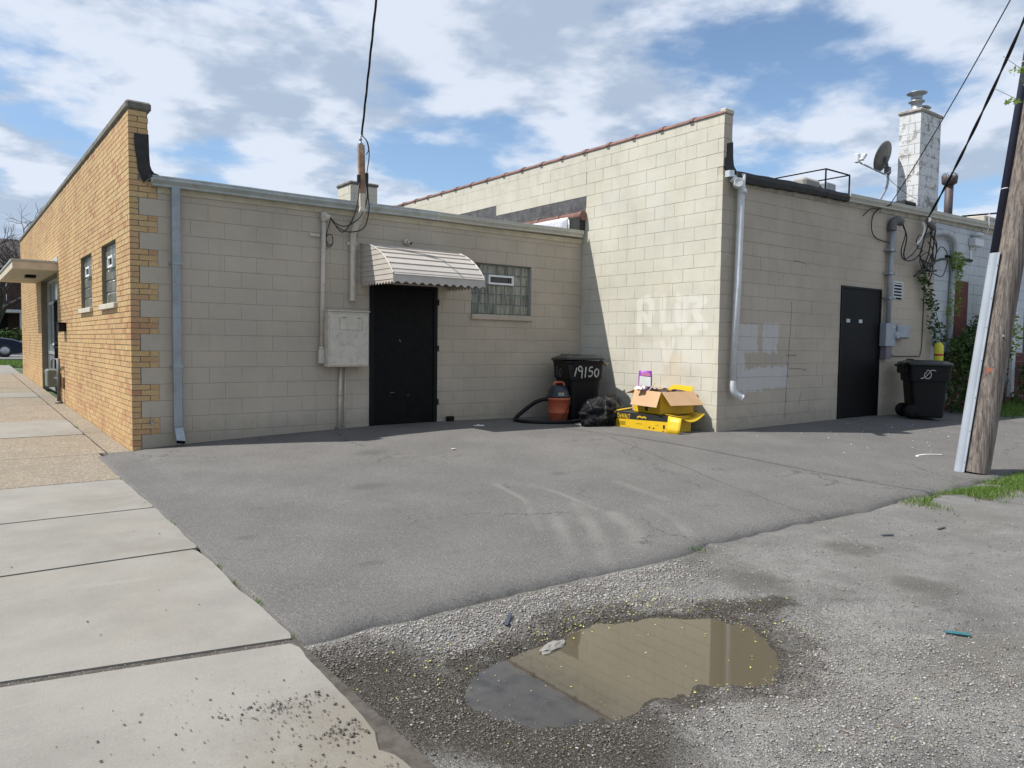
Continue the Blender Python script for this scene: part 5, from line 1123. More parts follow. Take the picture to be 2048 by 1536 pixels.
for k in range(6): mb = MB(); mb.box(18.2+.2*k, 18.32+.2*k, -2.212, -2.201, 4.16, 4.52); mb.build('louvre', M_GREY, rc2)
# overhead drops to the right corner
PT = Vector((9.15, -6.40, 7.9))
ov = thing('overhead_cable', 'thick black service cable from the utility pole to the tall roof edge', 'cable', (13.3, -3.1, 3.9))
for ph in (0, 3.14): mb = MB(); mb.tube([p+Vector((math.cos(i*.5+ph), math.sin(i*.5+ph), 0))*.012 for i, p in enumerate(catenary((13.25, -3.1, 3.86), (8.9, -6.5, 6.4), .18, 50))], .014, 5); mb.build('conductor', M_WIRE, ov)
ov2 = thing('thin_overhead_cable', 'thin dark phone wire sloping up from the roof edge in front of the white chimney', 'cable', (12.4, -2.9, 4.0))
mb = MB(); mb.tube(catenary((11.75, -3.1, 3.90), (8.6, -6.4, 6.2), .10, 30), .008, 5); mb.build('conductor', M_WIRE, ov2)

# ================================================================== NEIGHBOUR
nbd = thing('painted_neighbour_building', 'peeling white and red painted building behind the vines at far right', 'building', (20, -2.98, 0))
M_RED = plain('dull_red_paint', (.13, .03, .026), .8, 0, .3, 5, bs=.3, dirt=((.05, .03, .025), 6, .6))
core = MB(); core.box(XE+.001, 26, -2.974, 8, -.3, 3.93); nw = core.build('wall', M_MORTN, nbd); units = []
for j in range(-18, 2):
    z0 = ZB+.2032*j; z1 = min(z0+.2032, 3.90)
    if z0 > 3.8: continue
    row = course(XE+.003, 26, z0, z1, .4064, 14.07 if j % 2 else 14.27)
    for h in ((14.30, 26.1, 1.2999, 1.30), (14.74, 15.45, 1.30, 2.78), (18.5, 19.4, 1.30, 2.79)): row = cut(row, h) 
    row = [r for r in row]
    for (a, b, c_, d) in row:
        red = a > 14.29 and d < 1.31; units.append((a+.003, b-.003, -2.98+jit(.002), -2.9, c_+.004, d-.004, M_RED if red else M_N, .003, 'y'))
lay(units, nw, 'block', 290, None, 'blockwork')
for a, b in ((14.745, 15.445), (18.505, 19.395)):
    MB().box(a, b, -2.978, -2.93, 1.305, 2.775).build('shutter', M_RED, nbd)
mb = gutter(MB(), list(np.linspace(13.905, 26, 14)), lambda x: ctopz(x)-.002, -2.985, .124, .118); mb.build('gutter', M_GUTP, nbd)
MB().box(13.9, 26, -3.0, -2.982, 3.86, 3.96).build('eave_board', M_PEEL, nbd)
mb = MB(); mb.tube([(17.75, -3.04, 2.3), (17.7, -3.04, 1.25)], .05, 8); mb.box(17.62, 17.80, -3.09, -2.985, .3, 3.9); mb.build('downspout', M_PVC, nbd)
mb = MB(); mb.tube(bez([(13.45, -3.07, 3.58), (14.1, -3.07, 3.66), (14.5, -3.06, 3.52), (14.56, -3.05, 3.1), (14.54, -3.04, 2.6)], 5)+[Vector((14.52, -3.04, 1.0))], .055, 12); mb.build('conduit', plain('grey_white_conduit', (.40, .42, .44), .6), nbd)
mb = MB(); mb.box(15.35, 15.75, -3.12, -2.985, 3.52, 3.68, c=.01); mb.lathe((15.5, -3.1, 3.72), [(.1, 0), (.11, .04), (.05, .08)], 10); mb.box(15.42, 15.5, -3.0, -2.984, 3.2, 3.52); mb.build('security_light', M_PVC, nbd)
MB().box(14.5, 14.95, -3.05, -2.985, 2.95, 3.25, c=.01).build('junction_box', M_GREY, nbd); mb = MB(); mb.box(14.3, 15.5, -3.02, -2.985, 3.20, 3.25); mb.build('wall_crack', M_BLKF, nbd)
bo = thing('bollard', 'yellow bollard with two red bands behind the open trash bin', 'bollard', (13.2, -3.42, .1))
M_YEL = plain('bollard_yellow', (.60, .56, .04), .5); mb = MB(); mb.lathe((13.2, -3.42, .08), [(.08, 0), (.08, 1.28), (.075, 1.35), (.055, 1.39), (.02, 1.41)], 20); mb.build('sleeve', M_YEL, bo)
mb = MB(); mb.lathe((13.2, -3.42, 1.24), [(.082, 0), (.082, .035)], 20); mb.build('band', plain('band_red', (.4, .02, .02), .5), bo)

# ================================================================== UTILITY POLE
up_ = thing('utility_pole', 'leaning weathered wooden utility pole at the edge of the asphalt', 'utility pole', (8.066, -6.130, -.11))
ld_ = Vector((.149, -.050, 1)).normalized(); M_POLE = woodpole()
mb = MB(); pts = []; rs_ = []
for k in range(41): h = 9.6*k/40; pts.append(ld_*h); rs_.append(.147-.001*h)
# slightly fluted and irregular shaft
n = 28; V = []
a0 = ld_.orthogonal().normalized(); b0 = ld_.cross(a0)
for k, (p, r_) in enumerate(zip(pts, rs_)):
    for i in range(n):
        t_ = 2*math.pi*i/n; rr = r_*(1+.035*noise.noise(Vector((math.cos(t_)*1.7, math.sin(t_)*1.7, k*.16)))+.012*noise.noise(Vector((math.cos(t_)*9, math.sin(t_)*9, k*.1)))); V.append(p+a0*math.cos(t_)*rr+b0*math.sin(t_)*rr)
mb.add(V, [(k*n+i, k*n+(i+1) % n, (k+1)*n+(i+1) % n, (k+1)*n+i) for k in range(40) for i in range(n)], 0, True); mb.add([V[i] for i in range(40*n, 41*n)], [tuple(range(n))])
mb.build('shaft', M_POLE, up_, local=True)
left = Vector((-.36, .933, 0)); front = Vector((-.933, -.36, 0))
og = left*.155+front*.085
M_GUARD = plain('u_guard_plastic', (.35, .385, .43), .35, .1, .08, 3, dirt=((.38, .4, .42), 6, .4))
mb = MB(); V = []; prof_g = [(-.105, 0), (-.065, 0)]+[(-.06*math.cos(t_), .008+.075*math.sin(t_)) for t_ in np.linspace(0, math.pi, 11)]+[(.065, 0), (.105, 0), (.105, -.004), (-.105, -.004)]
gx = (left*.55-front*.835).normalized()*-1; gy = (left*.97+front*.24).normalized(); gx = ld_.cross(gy).normalized()
og = gy*.147
hs = [0, .6, 1.2, 1.8, 2.4, 2.665]
for h in hs: V += [ld_*h+og+gx*a+gy*b for a, b in prof_g]
m_ = len(prof_g); mb.add(V, [(k*m_+i, k*m_+(i+1) % m_, (k+1)*m_+(i+1) % m_, (k+1)*m_+i) for k in range(len(hs)-1) for i in range(m_)], 0, False); ug = mb.build('cable_guard', M_GUARD, up_, local=True)
for h in (.12, .5, .9, 1.35, 1.75, 2.1, 2.5):
    mb = MB(); c_ = ld_*h+og+gx*.088; mb.cyl(c_, c_+gy*.006, .008, 8); mb.build('screw', M_GPIPE, ug, local=True)
M_CONB = plain('dark_blue_conduit', (.020, .022, .045), .35, 0, .1)
mb = MB(); mb.tube([ld_*2.5+gy*.182, ld_*5.5+gy*.172, ld_*9.4+gy*.16], .044, 14); mb.build('riser_pipe', M_CONB, up_, local=True)
for h in (3.45, 5.0, 6.6): mb = MB(); mb.tube([ld_*h+gy*.172+gx*(.05*math.cos(t_))+gy*.047*math.sin(t_) for t_ in np.linspace(-.3, 3.5, 9)], .006, 5); mb.build('clamp', M_WHT, up_, local=True)
mb = MB(); c_ = ld_*1.24+front*.142+left*.03; mb.obox(c_, [left, Z_, front], (.03, .035, .004)); mb.build('tag', plain('faded_red_tag', (.33, .12, .07), .6), up_, local=True)
mb = MB(); c_ = ld_*1.66+front*.147-left*.05; mb.cyl(c_, c_+front*.008, .016, 12); c_ = ld_*1.30+front*.147+left*.0; mb.cyl(c_, c_+front*.008, .008, 8); mb.build('nail', M_GALV, up_, local=True)
mb = MB(); mb.obox(ld_*8.9, [X_, Y_, Z_], (.06, 1.2, .06)); mb.build('crossarm', M_POLE, up_, local=True)

# ================================================================== BINS, BAG, BOXES, VACUUM
M_BIN = plain('black_bin_plastic', (.005, .005, .006), .5, 0, .25, 6, bs=.15, bscale=30, dirt=((.012, .011, .010), 10, .4), spec=.25)
M_LID = plain('grey_black_lid', (.012, .013, .016), .3, 0, .2, 6)
M_CHALK = plain('white_paint_marks', (.42, .42, .41), .8, 0, .3, 20)
M_CHALKD = plain('worn_paint_marks', (.16, .16, .16), .8, 0, .4, 20)
def ring(mb, secs, mi=0, smooth=False):
    """closed loft: secs = list of (z, x half, y half, y centre, corner radius)"""
    n = 24; V = []
    for z, hx, hy, cy, cr in secs:
        for k in range(n):
            t_ = 2*math.pi*(k+.5)/n; cx_, sy_ = math.cos(t_), math.sin(t_); e_ = .28
            V.append((hx*math.copysign(abs(cx_)**e_, cx_), cy+hy*math.copysign(abs(sy_)**e_, sy_), z))
    m_ = len(secs); F = [(i*n+k, i*n+(k+1) % n, (i+1)*n+(k+1) % n, (i+1)*n+k) for i in range(m_-1) for k in range(n)]+[tuple(range(n))[::-1], tuple((m_-1)*n+k for k in range(n))]
    mb.add(V, F, mi, smooth)
def bin_(label, loc, rz, lidang, marks):
    t = thing('trash_bin', label, 'trash bin', loc, rz, 'wheeled trash bins')
    mb = MB(); ring(mb, [(0.02, .235, .25, -.02, 0), (.05, .245, .262, -.02, 0), (.62, .275, .31, -.01, 0), (.66, .278, .315, -.01, 0), (.67, .305, .345, -.01, 0), (.93, .315, .365, -.01, 0), (.94, .33, .38, -.01, 0), (.965, .33, .38, -.01, 0)])
    for k in range(-2, 3): mb.box(k*.1-.01, k*.1+.01, -.325, -.27, .1, .6) if False else None
    mb.build('body', M_BIN, t, local=True)
    mb = MB(); mb.box(-.25, .25, .345, .40, .80, .95, c=.02); mb.build('hinge_bracket', M_BIN, t, local=True); mb = MB(); mb.tube([(-.24, .41, .93), (-.2, .44, .95), (.2, .44, .95), (.24, .41, .93)], .016, 8); mb.build('handle', M_BIN, t, local=True)
    for sx in (-1, 1):
        mb = MB(); mb.lathe((sx*.25, .27, .125), [(.05, -.03), (.118, -.028), (.125, -.015), (.125, .015), (.118, .028), (.05, .03)], 24, axis=(1, 0, 0)); wh = mb.build('wheel', M_BLKF, t, local=True)
        mb = MB(); mb.lathe((sx*.25, .27, .125), [(.045, -.036), (.05, .036)], 12, axis=(1, 0, 0)); mb.build('hub', M_BIN, wh, local=True)
    mb = MB(); mb.tube([(-.27, .27, .125), (.27, .27, .125)], .012, 8); mb.build('axle', M_GPIPE, t, local=True)
    # lid turns about the hinge line
    hy, hz = .40, .965; ca, sa = math.cos(lidang), math.sin(lidang)
    L = MB(); ring(L, [(0.0, .345, .40, -.40, 0), (.028, .345, .40, -.40, 0), (.04, .33, .385, -.40, 0), (.075, .25, .30, -.42, 0), (.085, .22, .27, -.42, 0)]); ring(L, [(.086, .20, .02, -.15, 0), (.10, .19, .015, -.15, 0)])
    L.v = [(x, hy+y*ca+z*sa, hz-y*sa+z*ca) for x, y, z in L.v]; L.build('lid', M_LID, t, local=True)
    for face, pts, wd, mt in marks:
        mb = MB()
        if face == 'f': ribbon(mb, pts, wd, (0, -.385, 0), (1, 0, 0), (0, 0, 1), (0, -1, 0), lift=.0)
        elif face == 'l': ribbon(mb, pts, wd, (-.322, 0, 0), (0, -1, 0), (0, 0, 1), (-1, 0, 0), lift=.004)
        elif face == 'r': ribbon(mb, pts, wd, (.322, 0, 0), (0, 1, 0), (0, 0, 1), (1, 0, 0), lift=.004)
        mb.build('painted_mark', mt, t, local=True)
    return t
def shift(pts, dx, dz, k=1.): return [(a*k+dx, b*k+dz) for a, b in pts]
MK = 1.28
D1 = [(.0, 0), (.03, .11)]
D9 = [(.055, .085), (.03, .12), (.0, .10), (.01, .065), (.045, .065), (.055, .095), (.05, .02), (.045, -.03)]
D5a = [(.06, .11), (.02, .105), (.015, .06), (.05, .06), (.055, .02), (.02, -.01), (.0, .005)]
D0 = [(.03, .09), (.005, .06), (.005, .01), (.03, -.01), (.055, .02), (.055, .07), (.03, .09)]
m1 = [('f', shift(D1, -.25, .72, MK), .021, M_CHALK), ('f', shift(D9, -.18, .73, MK), .021, M_CHALK), ('f', shift([(.012, -.01), (.024, .12)], -.075, .72, MK), .021, M_CHALK), ('f', shift(D5a, .0, .73, MK), .021, M_CHALK), ('f', shift(D0, .11, .73, MK), .022, M_CHALK),
      ('l', shift([(0, .0), (.015, .12)], -.27, .80), .014, M_CHALKD), ('l', shift(D5a, -.14, .74, 1.15), .015, M_CHALKD), ('l', shift(D0, -.02, .72, 1.3), .015, M_CHALKD)]
b1 = bin_('black wheeled trash bin painted 19150 in the corner between the two buildings', (6.60, -.62, .13), math.radians(-15), .03, m1)
# garbage showing under the lid of the corner bin
mb = MB(); mb.sheet([[(6.80+.05*i, -.93-.03*j, 1.10-.03*i*(1-.2*j)+.01*math.sin(i*2+j)) for j in range(3)] for i in range(4)], .01); mb.build('crumpled_wrapper', plain('tan_wrapper', (.42, .35, .24), .6), None, label='tan crumpled wrapper poking from under the corner bin lid', cat='wrapper')
m2 = [('l', [(-.16, .72), (-.10, .74), (-.04, .80), (.0, .86), (.06, .87), (.08, .85)], .015, M_CHALK), ('l', [(-.06, .84), (-.10, .80), (-.09, .74), (-.03, .72), (.01, .78), (-.02, .86), (-.07, .86)], .016, M_CHALK), ('f', shift(D0, .12, .73, 1.3), .016, M_CHALK)]
b2 = bin_('black wheeled trash bin with a scribbled white mark standing beside the second black door', (12.35, -3.56, .12), math.radians(42), -.02, m2)
# shop vacuum
sv = thing('shop_vacuum', 'orange shop vacuum with dark lid and long black hose beside the corner bin', 'vacuum', (6.16, -.66, .125))
M_ORG = plain('dull_orange_plastic', (.52, .12, .055), .5, 0, .2, 9, dirt=((.2, .09, .06), 9, .4)); M_DKB = plain('dark_slate_plastic', (.022, .028, .038), .45)
mb = MB(); mb.lathe((6.16, -.66, .13), [(.135, 0), (.15, .01), (.165, .12), (.172, .125), (.172, .14), (.168, .15), (.185, .33), (.195, .335), (.195, .37), (.17, .375)], 28); mb.build('drum', M_ORG, sv)
mb = MB(); mb.lathe((6.16, -.66, .503), [(.19, 0), (.195, .02), (.175, .05), (.165, .10), (.13, .17), (.08, .195), (.02, .20)], 28); lidv = mb.build('motor_lid', M_DKB, sv)
mb = MB(); mb.tube(bez([(6.09, -.64, .68), (6.08, -.64, .735), (6.16, -.66, .75), (6.24, -.68, .735), (6.26, -.69, .66)], 5), .02, 8); mb.build('handle', M_ORG, lidv)
mb = MB(); c_ = Vector((6.16, -.66, .565))+Vector((-.45, -.89, 0)).normalized()*.178; mb.obox(c_, [Vector((.89, -.45, 0)), Vector((-.45, -.89, 0)), Z_], (.045, .006, .022)); mb.build('sticker', plain('cream_sticker', (.5, .5, .35), .5), lidv)
mb = MB(); c2_ = c_+Vector((-.45, -.89, 0))*.0072; u_ = Vector((.89, -.45, 0))
for k in (-1, 0, 1): mb.obox(c2_+u_*.025*k, [u_, Vector((-.45, -.89, 0)), Z_], (.006, .0008, .012))
mb.build('sticker_print', M_BLKF, lidv)
hp = bez([(6.01, -.60, .475), (5.93, -.56, .47), (5.80, -.50, .42), (5.62, -.42, .28), (5.48, -.42, .18), (5.36, -.60, .158), (5.40, -.86, .158), (5.62, -1.06, .158), (5.90, -1.16, .158), (6.12, -1.18, .165), (6.26, -1.20, .20)], 9)
mb = MB(); mb.tube(hp, [.034 if i % 2 else .030 for i in range(len(hp))], 10); mb.build('hose', M_BIN, sv)
mb = MB(); mb.tube(bez([(6.28, -.80, .50), (6.24, -.86, .42), (6.14, -.86, .28), (6.06, -.88, .16), (5.9, -1.1, .132), (5.6, -1.22, .128), (5.35, -1.15, .128), (5.3, -1.0, .13)], 7), .006, 6); mb.build('cord', M_WIRE, sv)
# black bag
bg_ = thing('garbage_bag', 'shiny black garbage bag slumped between the corner bin and the boxes', 'garbage bag', (6.42, -1.28, .12))
def m_bag():
    m, t, b, gg = newmat('black_polythene'); p = geo(t).outputs['Position']; b.inputs['Base Color'].default_value = (.006, .0065, .008, 1); b.inputs['Roughness'].default_value = .13
    b.inputs['Specular IOR Level'].default_value = .5; bump(t, b, gg.m('ADD', gg.noise(p, 13, 3, .5, 1.6), gg.m('MULTIPLY', gg.noise(p, 40, 2, .5, 1.2), .5)), 1., .06); return m
def lump(c, rad, seed, n=40, m_=26, amp=.22, rot=0):
    V = []; 
    for i in range(m_+1):
        ph = math.pi*i/m_
        for k in range(n):
            t_ = 2*math.pi*k/n; d = Vector((math.sin(ph)*math.cos(t_), math.sin(ph)*math.sin(t_), math.cos(ph)))
            r_ = 1+amp*(1-2.2*abs(noise.noise(d*2.3+Vector((seed, 0, 0)))))+amp*.5*(1-2*abs(noise.noise(d*5.5+Vector((0, seed, 0)))))
            q = Vector((d.x*rad[0]*r_, d.y*rad[1]*r_, d.z*rad[2]*r_)); q = Matrix.Rotation(rot, 3, 'Z') @ q; q += Vector(c); q.z = max(q.z, .122+.008*noise.noise(q*9)); V.append(q)
    F = [(i*n+k, (i+1)*n+k, (i+1)*n+(k+1) % n, i*n+(k+1) % n) for i in range(m_) for k in range(n)]
    return V, F
M_BAG = m_bag(); mb = MB(); V, F = lump((6.46, -1.36, .26), (.42, .24, .22), 3.3, 56, 36, .3, rot=.5); mb.add(V, F, 0, True); V, F = lump((6.72, -1.27, .38), (.19, .16, .17), 7.7, 30, 20); mb.add(V, F, 0, True); V, F = lump((6.16, -1.5, .17), (.26, .12, .08), 1.2, 30, 16, .35, .4); mb.add(V, F, 0, True); mb.build('bag_film', M_BAG, bg_)
mb = MB(); V, F = lump((6.70, -1.44, .36), (.06, .05, .05), 9.1, 12, 8); mb.add(V, F, 0, True); V, F = lump((6.60, -1.52, .30), (.04, .03, .04), 4.1, 12, 8); mb.add(V, F, 0, True); mb.build('spilled_rag', plain('tan_wrapper', (.42, .35, .24), .6), bg_)
# boxes
M_CY = plain('yellow_carton', (.68, .43, .012), .5, 0, .06, 5, dirt=((.5, .33, .03), 7, .4)); M_CB = plain('brown_cardboard', (.44, .28, .155), .8, 0, .06, 5); M_CK = plain('carton_black_print', (.022, .022, .022), .5); M_PK = plain('white_print', (.75, .74, .7), .6)
lb = thing('flat_tool_carton', 'long low yellow and black tool carton lying on the asphalt under the open box', 'box', (6.43, -2.2, .12), 0)
bx0, by0, by1, bz0, bz1 = 6.43, -2.745, -1.71, .115, .352
mb = MB(); mb.box(bx0, 6.93, by0, by1, bz0, bz1); mb.build('carton_body', M_CY, lb)
mb = MB(); mb.add([(bx0-.002, by1, .245), (bx0-.002, by0, .275), (bx0-.002, by0, bz1+.001), (bx0-.002, by1, bz1+.001)], [(0, 1, 2, 3)]); mb.add([(bx0-.002, by0-.001, bz1+.002), (6.93, by0, bz1+.002), (6.93, by1, bz1+.002), (bx0-.002, by1, bz1+.002)], [(0, 1, 2, 3)]); mb.build('black_panel', M_CK, lb)
def text_on(txt, size, o, u, v, name, mat, parent, local=False, track=1.):
    vs_, fs_ = text_mesh(txt, size); o, u, v = Vector(o), Vector(u), Vector(v); mb = MB(); mb.add([o+u*p.x*track+v*p.y for p in vs_], fs_); return mb.build(name, mat, parent, local=local)
text_on('DeWALT', .10, (bx0-.004, by1-.03, .262), (0, -1, -.02), (0, 0, 1), 'lettering', M_CY, lb, track=.66)
mb = MB()
for k in range(5): mb.box(bx0-.003, bx0-.0015, by1-.20-.0, by1-.03, .205-.016*k, .209-.016*k) if k < 4 else None
for (a, b, c_, d) in ((-.70, -.67, .155, .175), (-.78, -.75, .15, .17), (-.98, -.945, .17, .225), (-.30, -.29, .135, .141), (-.25, -.24, .135, .141), (-.97, -.93, .13, .137), (-.55, -.42, .20, .203), (-.86, -.8, .21, .213)): mb.box(bx0-.003, bx0-.0015, by1+a, by1+b, c_, d)
mb.build('fine_print', M_CK, lb)
mb = MB(); ribbon(mb, [(-.62, .29), (-.58, .31), (-.54, .295), (-.5, .31), (-.46, .30), (-.44, .285)], .02, (bx0-.0035, by1, 0), (0, 1, 0), (0, 0, 1), (-1, 0, 0)); mb.build('tool_picture', M_CY, lb)
# curled end flaps
def flapc(P_, name='flap', m=M_CY, par=lb, th=.005, **kw): mb = MB(); mb.sheet(P_, th, smooth=(par is lb)); return mb.build(name, m, par, **kw)
G_ = []
for i in range(9):
    s_ = i/8; row_ = []
    for j in range(4):
        t_ = j/3; zz = .352-.02*s_-.09*math.sin(s_*3.1)*t_+.02*s_*s_; row_.append((6.44+.66*s_+.02*j, -2.75-.27*t_-.05*s_, zz))
    G_.append(row_)
flapc([[(6.50+.58*s_, -2.57-.33*t_+.02*s_, .372-.10*math.sin(math.pi*s_)*t_**.7+.0*s_-.012*t_+.015*s_) for t_ in (0, .33, .66, 1)] for s_ in [k/10 for k in range(11)]])
flapc([[(6.42-.07*t_+.04*s_, -2.76-.02*t_-.21*s_, .362-.24*t_-.02*s_*(1-t_)) for t_ in (0, .33, .66, 1)] for s_ in (0, .25, .5, .75, 1)])
flapc([[(6.47+.42*t_-.06*s_, -1.71+.34*s_, .36+.03*t_-.11*s_+.035*math.sin(s_*3)) for t_ in (0, .33, .66, 1)] for s_ in (0, .25, .5, .75, 1)])
flapc([[(6.43-.09*s_, -1.70+.30*t_+.10*s_, .352-.19*s_-.10*t_+.02*math.sin(t_*3)) for t_ in (0, .4, .7, 1)] for s_ in (0, .4, .7, 1)])
mb = MB(); mb.add([(6.62, -1.80, .3575), (6.86, -1.82, .3575), (6.84, -2.0, .3575), (6.60, -1.98, .3575)], [(0, 3, 2, 1)]); mb.add([(6.72, -2.70, .374), (6.98, -2.72, .372), (6.99, -2.80, .366), (6.74, -2.77, .370)], [(0, 1, 2, 3)]); mb.build('black_print', M_CK, lb)
# open box on top: near bottom corner, two sides, rotated slightly
ob = thing('open_carton', 'open yellow carton with brown cardboard flaps stacked on the flat tool carton', 'box', (6.84, -2.2, .358))
A_ = Vector((6.50, -2.53, .36)); ul = (Vector((6.62, -1.90, .36))-A_); ur = (Vector((7.10, -2.64, .36))-A_); H_ = Z_*.33
Bc, Dc = A_+ul, A_+ur; Cc = A_+ul+ur
def wallp(p, q, name, mat): 
    mb = MB(); n_ = (q-p).cross(Z_).normalized()*.004; mb.add([p-n_, q-n_, q-n_+H_, p-n_+H_, p+n_, q+n_, q+n_+H_, p+n_+H_], [(0, 1, 2, 3), (7, 6, 5, 4), (0, 3, 7, 4), (1, 5, 6, 2), (3, 2, 6, 7), (0, 4, 5, 1)], 0)
    return mb.build(name, mat, ob)
for p, q in ((A_, Bc), (Bc, Cc), (Cc, Dc), (Dc, A_)): wallp(p, q, 'side', M_CY)
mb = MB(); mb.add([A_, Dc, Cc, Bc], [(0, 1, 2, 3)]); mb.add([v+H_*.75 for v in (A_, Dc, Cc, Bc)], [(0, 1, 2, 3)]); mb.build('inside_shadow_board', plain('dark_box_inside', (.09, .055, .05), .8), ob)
T = H_
flapc([[A_+T+ul*s_+(Vector((-.62, -.25, -.80))*.27)*t_ for t_ in (0, .5, 1)] for s_ in (-.02, .5, .98)], 'flap', M_CB, ob)
flapc([[A_+T+ur*s_+(Vector((-.05, -.72, -.70))*.27)*t_ for t_ in (0, .5, 1)] for s_ in (.03, .5, 1.0)], 'flap', M_CB, ob)
flapc([[Bc+T+ur*s_+(Vector((.05, .80, -.25))*.27)*t_ for t_ in (0, .5, 1)] for s_ in (0, .5, .98)], 'flap', M_CB, ob)
flapc([[Dc+T+ul*s_+(Vector((.10, .02, .32))*.22)*t_ for t_ in (0, .5, 1)] for s_ in (.05, .5, .95)], 'flap', M_CY, ob)
mb = MB(); c_ = A_+ul*.45+Z_*.07-ul.cross(Z_).normalized()*-.006; nn = ul.cross(Z_).normalized(); nn = nn if nn.x < 0 else -nn; c_ = A_+ul*.50+Z_*.075+nn*.0055; mb.obox(c_, [ul.normalized(), nn, Z_], (.035, .001, .045)); mb.build('black_print', M_CK, ob)
# things in the box
M_PUR = plain('purple_packet', (.27, .05, .38), .4); 
pk = thing('purple_packet', 'upright purple and white packet sticking out of the open carton', 'packet', (6.72, -2.02, .62))
pc_ = Vector((6.72, -2.02, .80)); pu_ = Vector((.5, -.86, 0)).normalized(); pn_ = pu_.cross(Z_)
def pillow(c, hu, hv, th, n=8):
    P1_ = []; V = []; F = []
    for sgn in (1, -1):
        for i in range(n+1):
            for j in range(n+1):
                a, b = i/n*2-1, j/n*2-1; V.append(c+pu_*a*hu*(1-.06*b*b)+Z_*b*hv+pn_*sgn*(th*(1-a*a)**.5*(1-b*b)**.35+.004*noise.noise(Vector((a*3, b*4, sgn)))))
    m_ = n+1
    for q in range(2):
        for i in range(n):
            for j in range(n): f = (q*m_*m_+i*m_+j, q*m_*m_+(i+1)*m_+j, q*m_*m_+(i+1)*m_+j+1, q*m_*m_+i*m_+j+1); F.append(f if q == 0 else f[::-1])
    return V, F
mb = MB(); V, F = pillow(pc_, .105, .18, .04); mb.add(V, F, 0, True); mb.build('packet_body', M_PUR, pk)
mb = MB(); mb.add([pc_-pn_*.046+pu_*a+Z_*b for a, b in ((-.08, -.05), (.095, -.06), (.095, .085), (-.075, .10))], [(0, 1, 2, 3)]); mb.add([pc_+pn_*.046+pu_*a+Z_*b for a, b in ((-.08, -.05), (.095, -.06), (.095, .085), (-.075, .10))], [(0, 1, 2, 3)]); mb.build('white_label', M_PK, pk)
mb = MB(); mb.add([pc_+s_*pn_*.047+pu_*a+Z_*b for s_ in (1,) for a, b in ((-.05, .105), (.09, .10), (.085, .14), (-.05, .15))], [(0, 1, 2, 3)]); mb.add([pc_-pn_*.047+pu_*a+Z_*b for a, b in ((-.05, .105), (.09, .10), (.085, .14), (-.05, .15))], [(0, 1, 2, 3)]); mb.build('pink_band', plain('pink_print', (.62, .2, .38), .5), pk)
def scrap(name, label, c, s_, mat, seed, cat, n=5):
    random.seed(seed); mb = MB(); mb.sheet([[Vector(c)+Vector(((i/n-.5)*s_[0], (j/n-.5)*s_[1], random.uniform(0, s_[2]))) for j in range(n+1)] for i in range(n+1)], .002, smooth=False); return mb.build(name, mat, None, label=label, cat=cat)
scrap('crumpled_tissue', 'crumpled white tissue on the front flap of the open carton', (6.52, -2.12, .70), (.13, .16, .06), M_PK, 4, 'tissue')
scrap('paper_lining', 'dark crumpled paper filling the open carton', (6.82, -2.28, .60), (.48, .55, .12), plain('dark_wrapping', (.06, .035, .035), .7, 0, .4, 9), 5, 'paper', 9)
mb = MB(); mb.tube([(6.60, -2.17, .64), (6.78, -2.16, .80)], .008, 6); mb.build('wood_stick', plain('pale_stick', (.5, .42, .26), .7), None, label='thin pale stick leaning inside the open carton', cat='stick')
# ---------------- litter
random.seed(9)
scrap('white_scrap', 'torn white plastic scrap on the shaded asphalt near the window', (4.50, -.80, .142), (.14, .10, .018), M_PK, 8, 'litter')
scrap('tan_scrap', 'small tan scrap on the asphalt lot', (3.1, -2.3, .085), (.05, .04, .006), M_SILL, 3, 'litter')
def strip(label, a, b, wd, mat, z, cat='litter'):
    a, b = Vector((*a, z)), Vector((*b, z+.004)); d = (b-a).normalized(); mb = MB(); mb.obox((a+b)/2, [d, Z_.cross(d), Z_], ((b-a).length/2, wd/2, .004), ch=.002); return mb.build('plastic_strip', mat, None, label=label, cat=cat, group='plastic shards on the gravel')
M_TEAL = plain('teal_plastic', (.02, .13, .15), .4); M_SLT = plain('slate_plastic', (.05, .06, .075), .4)
strip('dark slate plastic strip on the gravel above the puddle', (.58, -6.78), (.70, -6.66), .022, M_SLT, float(zalley(.64, -6.72))+.014)
strip('teal broken plastic piece on the gravel at right', (2.38, -8.22), (2.43, -8.32), .028, M_TEAL, float(zalley(2.4, -8.27))+.010)
strip('black plastic shard on the gravel near the asphalt edge', (4.15, -6.98), (4.23, -7.04), .02, M_SLT, float(zalley(4.2, -7.0))+.008)
strip('small black shard on the gravel below the grass', (4.75, -7.15), (4.85, -7.16), .02, M_SLT, float(zalley(4.8, -7.15))+.008)
mb = MB(); V, F = lump((0, 0, .2), (.07, .026, .012), 2.2, 14, 8, .5, .3); zz = float(zalley(.66, -7.08)); V = [Vector((v.x+.66, v.y-7.07, v.z-.2+max(zz, -.180)+.002)) for v in V]; mb.add(V, F, 0, False); mb.build('broken_concrete', M_LC, None, label='pale chunk of broken concrete at the upper puddle edge', cat='rubble')
mb = MB(); ribbon(mb, [(8.38, -5.30), (8.55, -5.24), (8.75, -5.28), (8.88, -5.40)], .035, (0, 0, float(zlot(8.6, -5.3))+.004), (1, 0, 0), (0, 1, 0), (0, 0, 1)); mb.build('paint_stroke', M_PK, None, label='curved white paint stroke on the asphalt left of the pole', cat='paint mark')
n = 46; X = RNG.uniform(7.3, 12.5, n); Y = RNG.uniform(-5.2, -3.1, n); stones('white_chips', X, Y, zlot(X, Y)+.002, .006+.008*RNG.random(n), stonemat('white_chip', [(.5, .49, .46), (.7, .69, .66)]), kind='stuff', label='white chips scattered before the second black door', cat='debris')
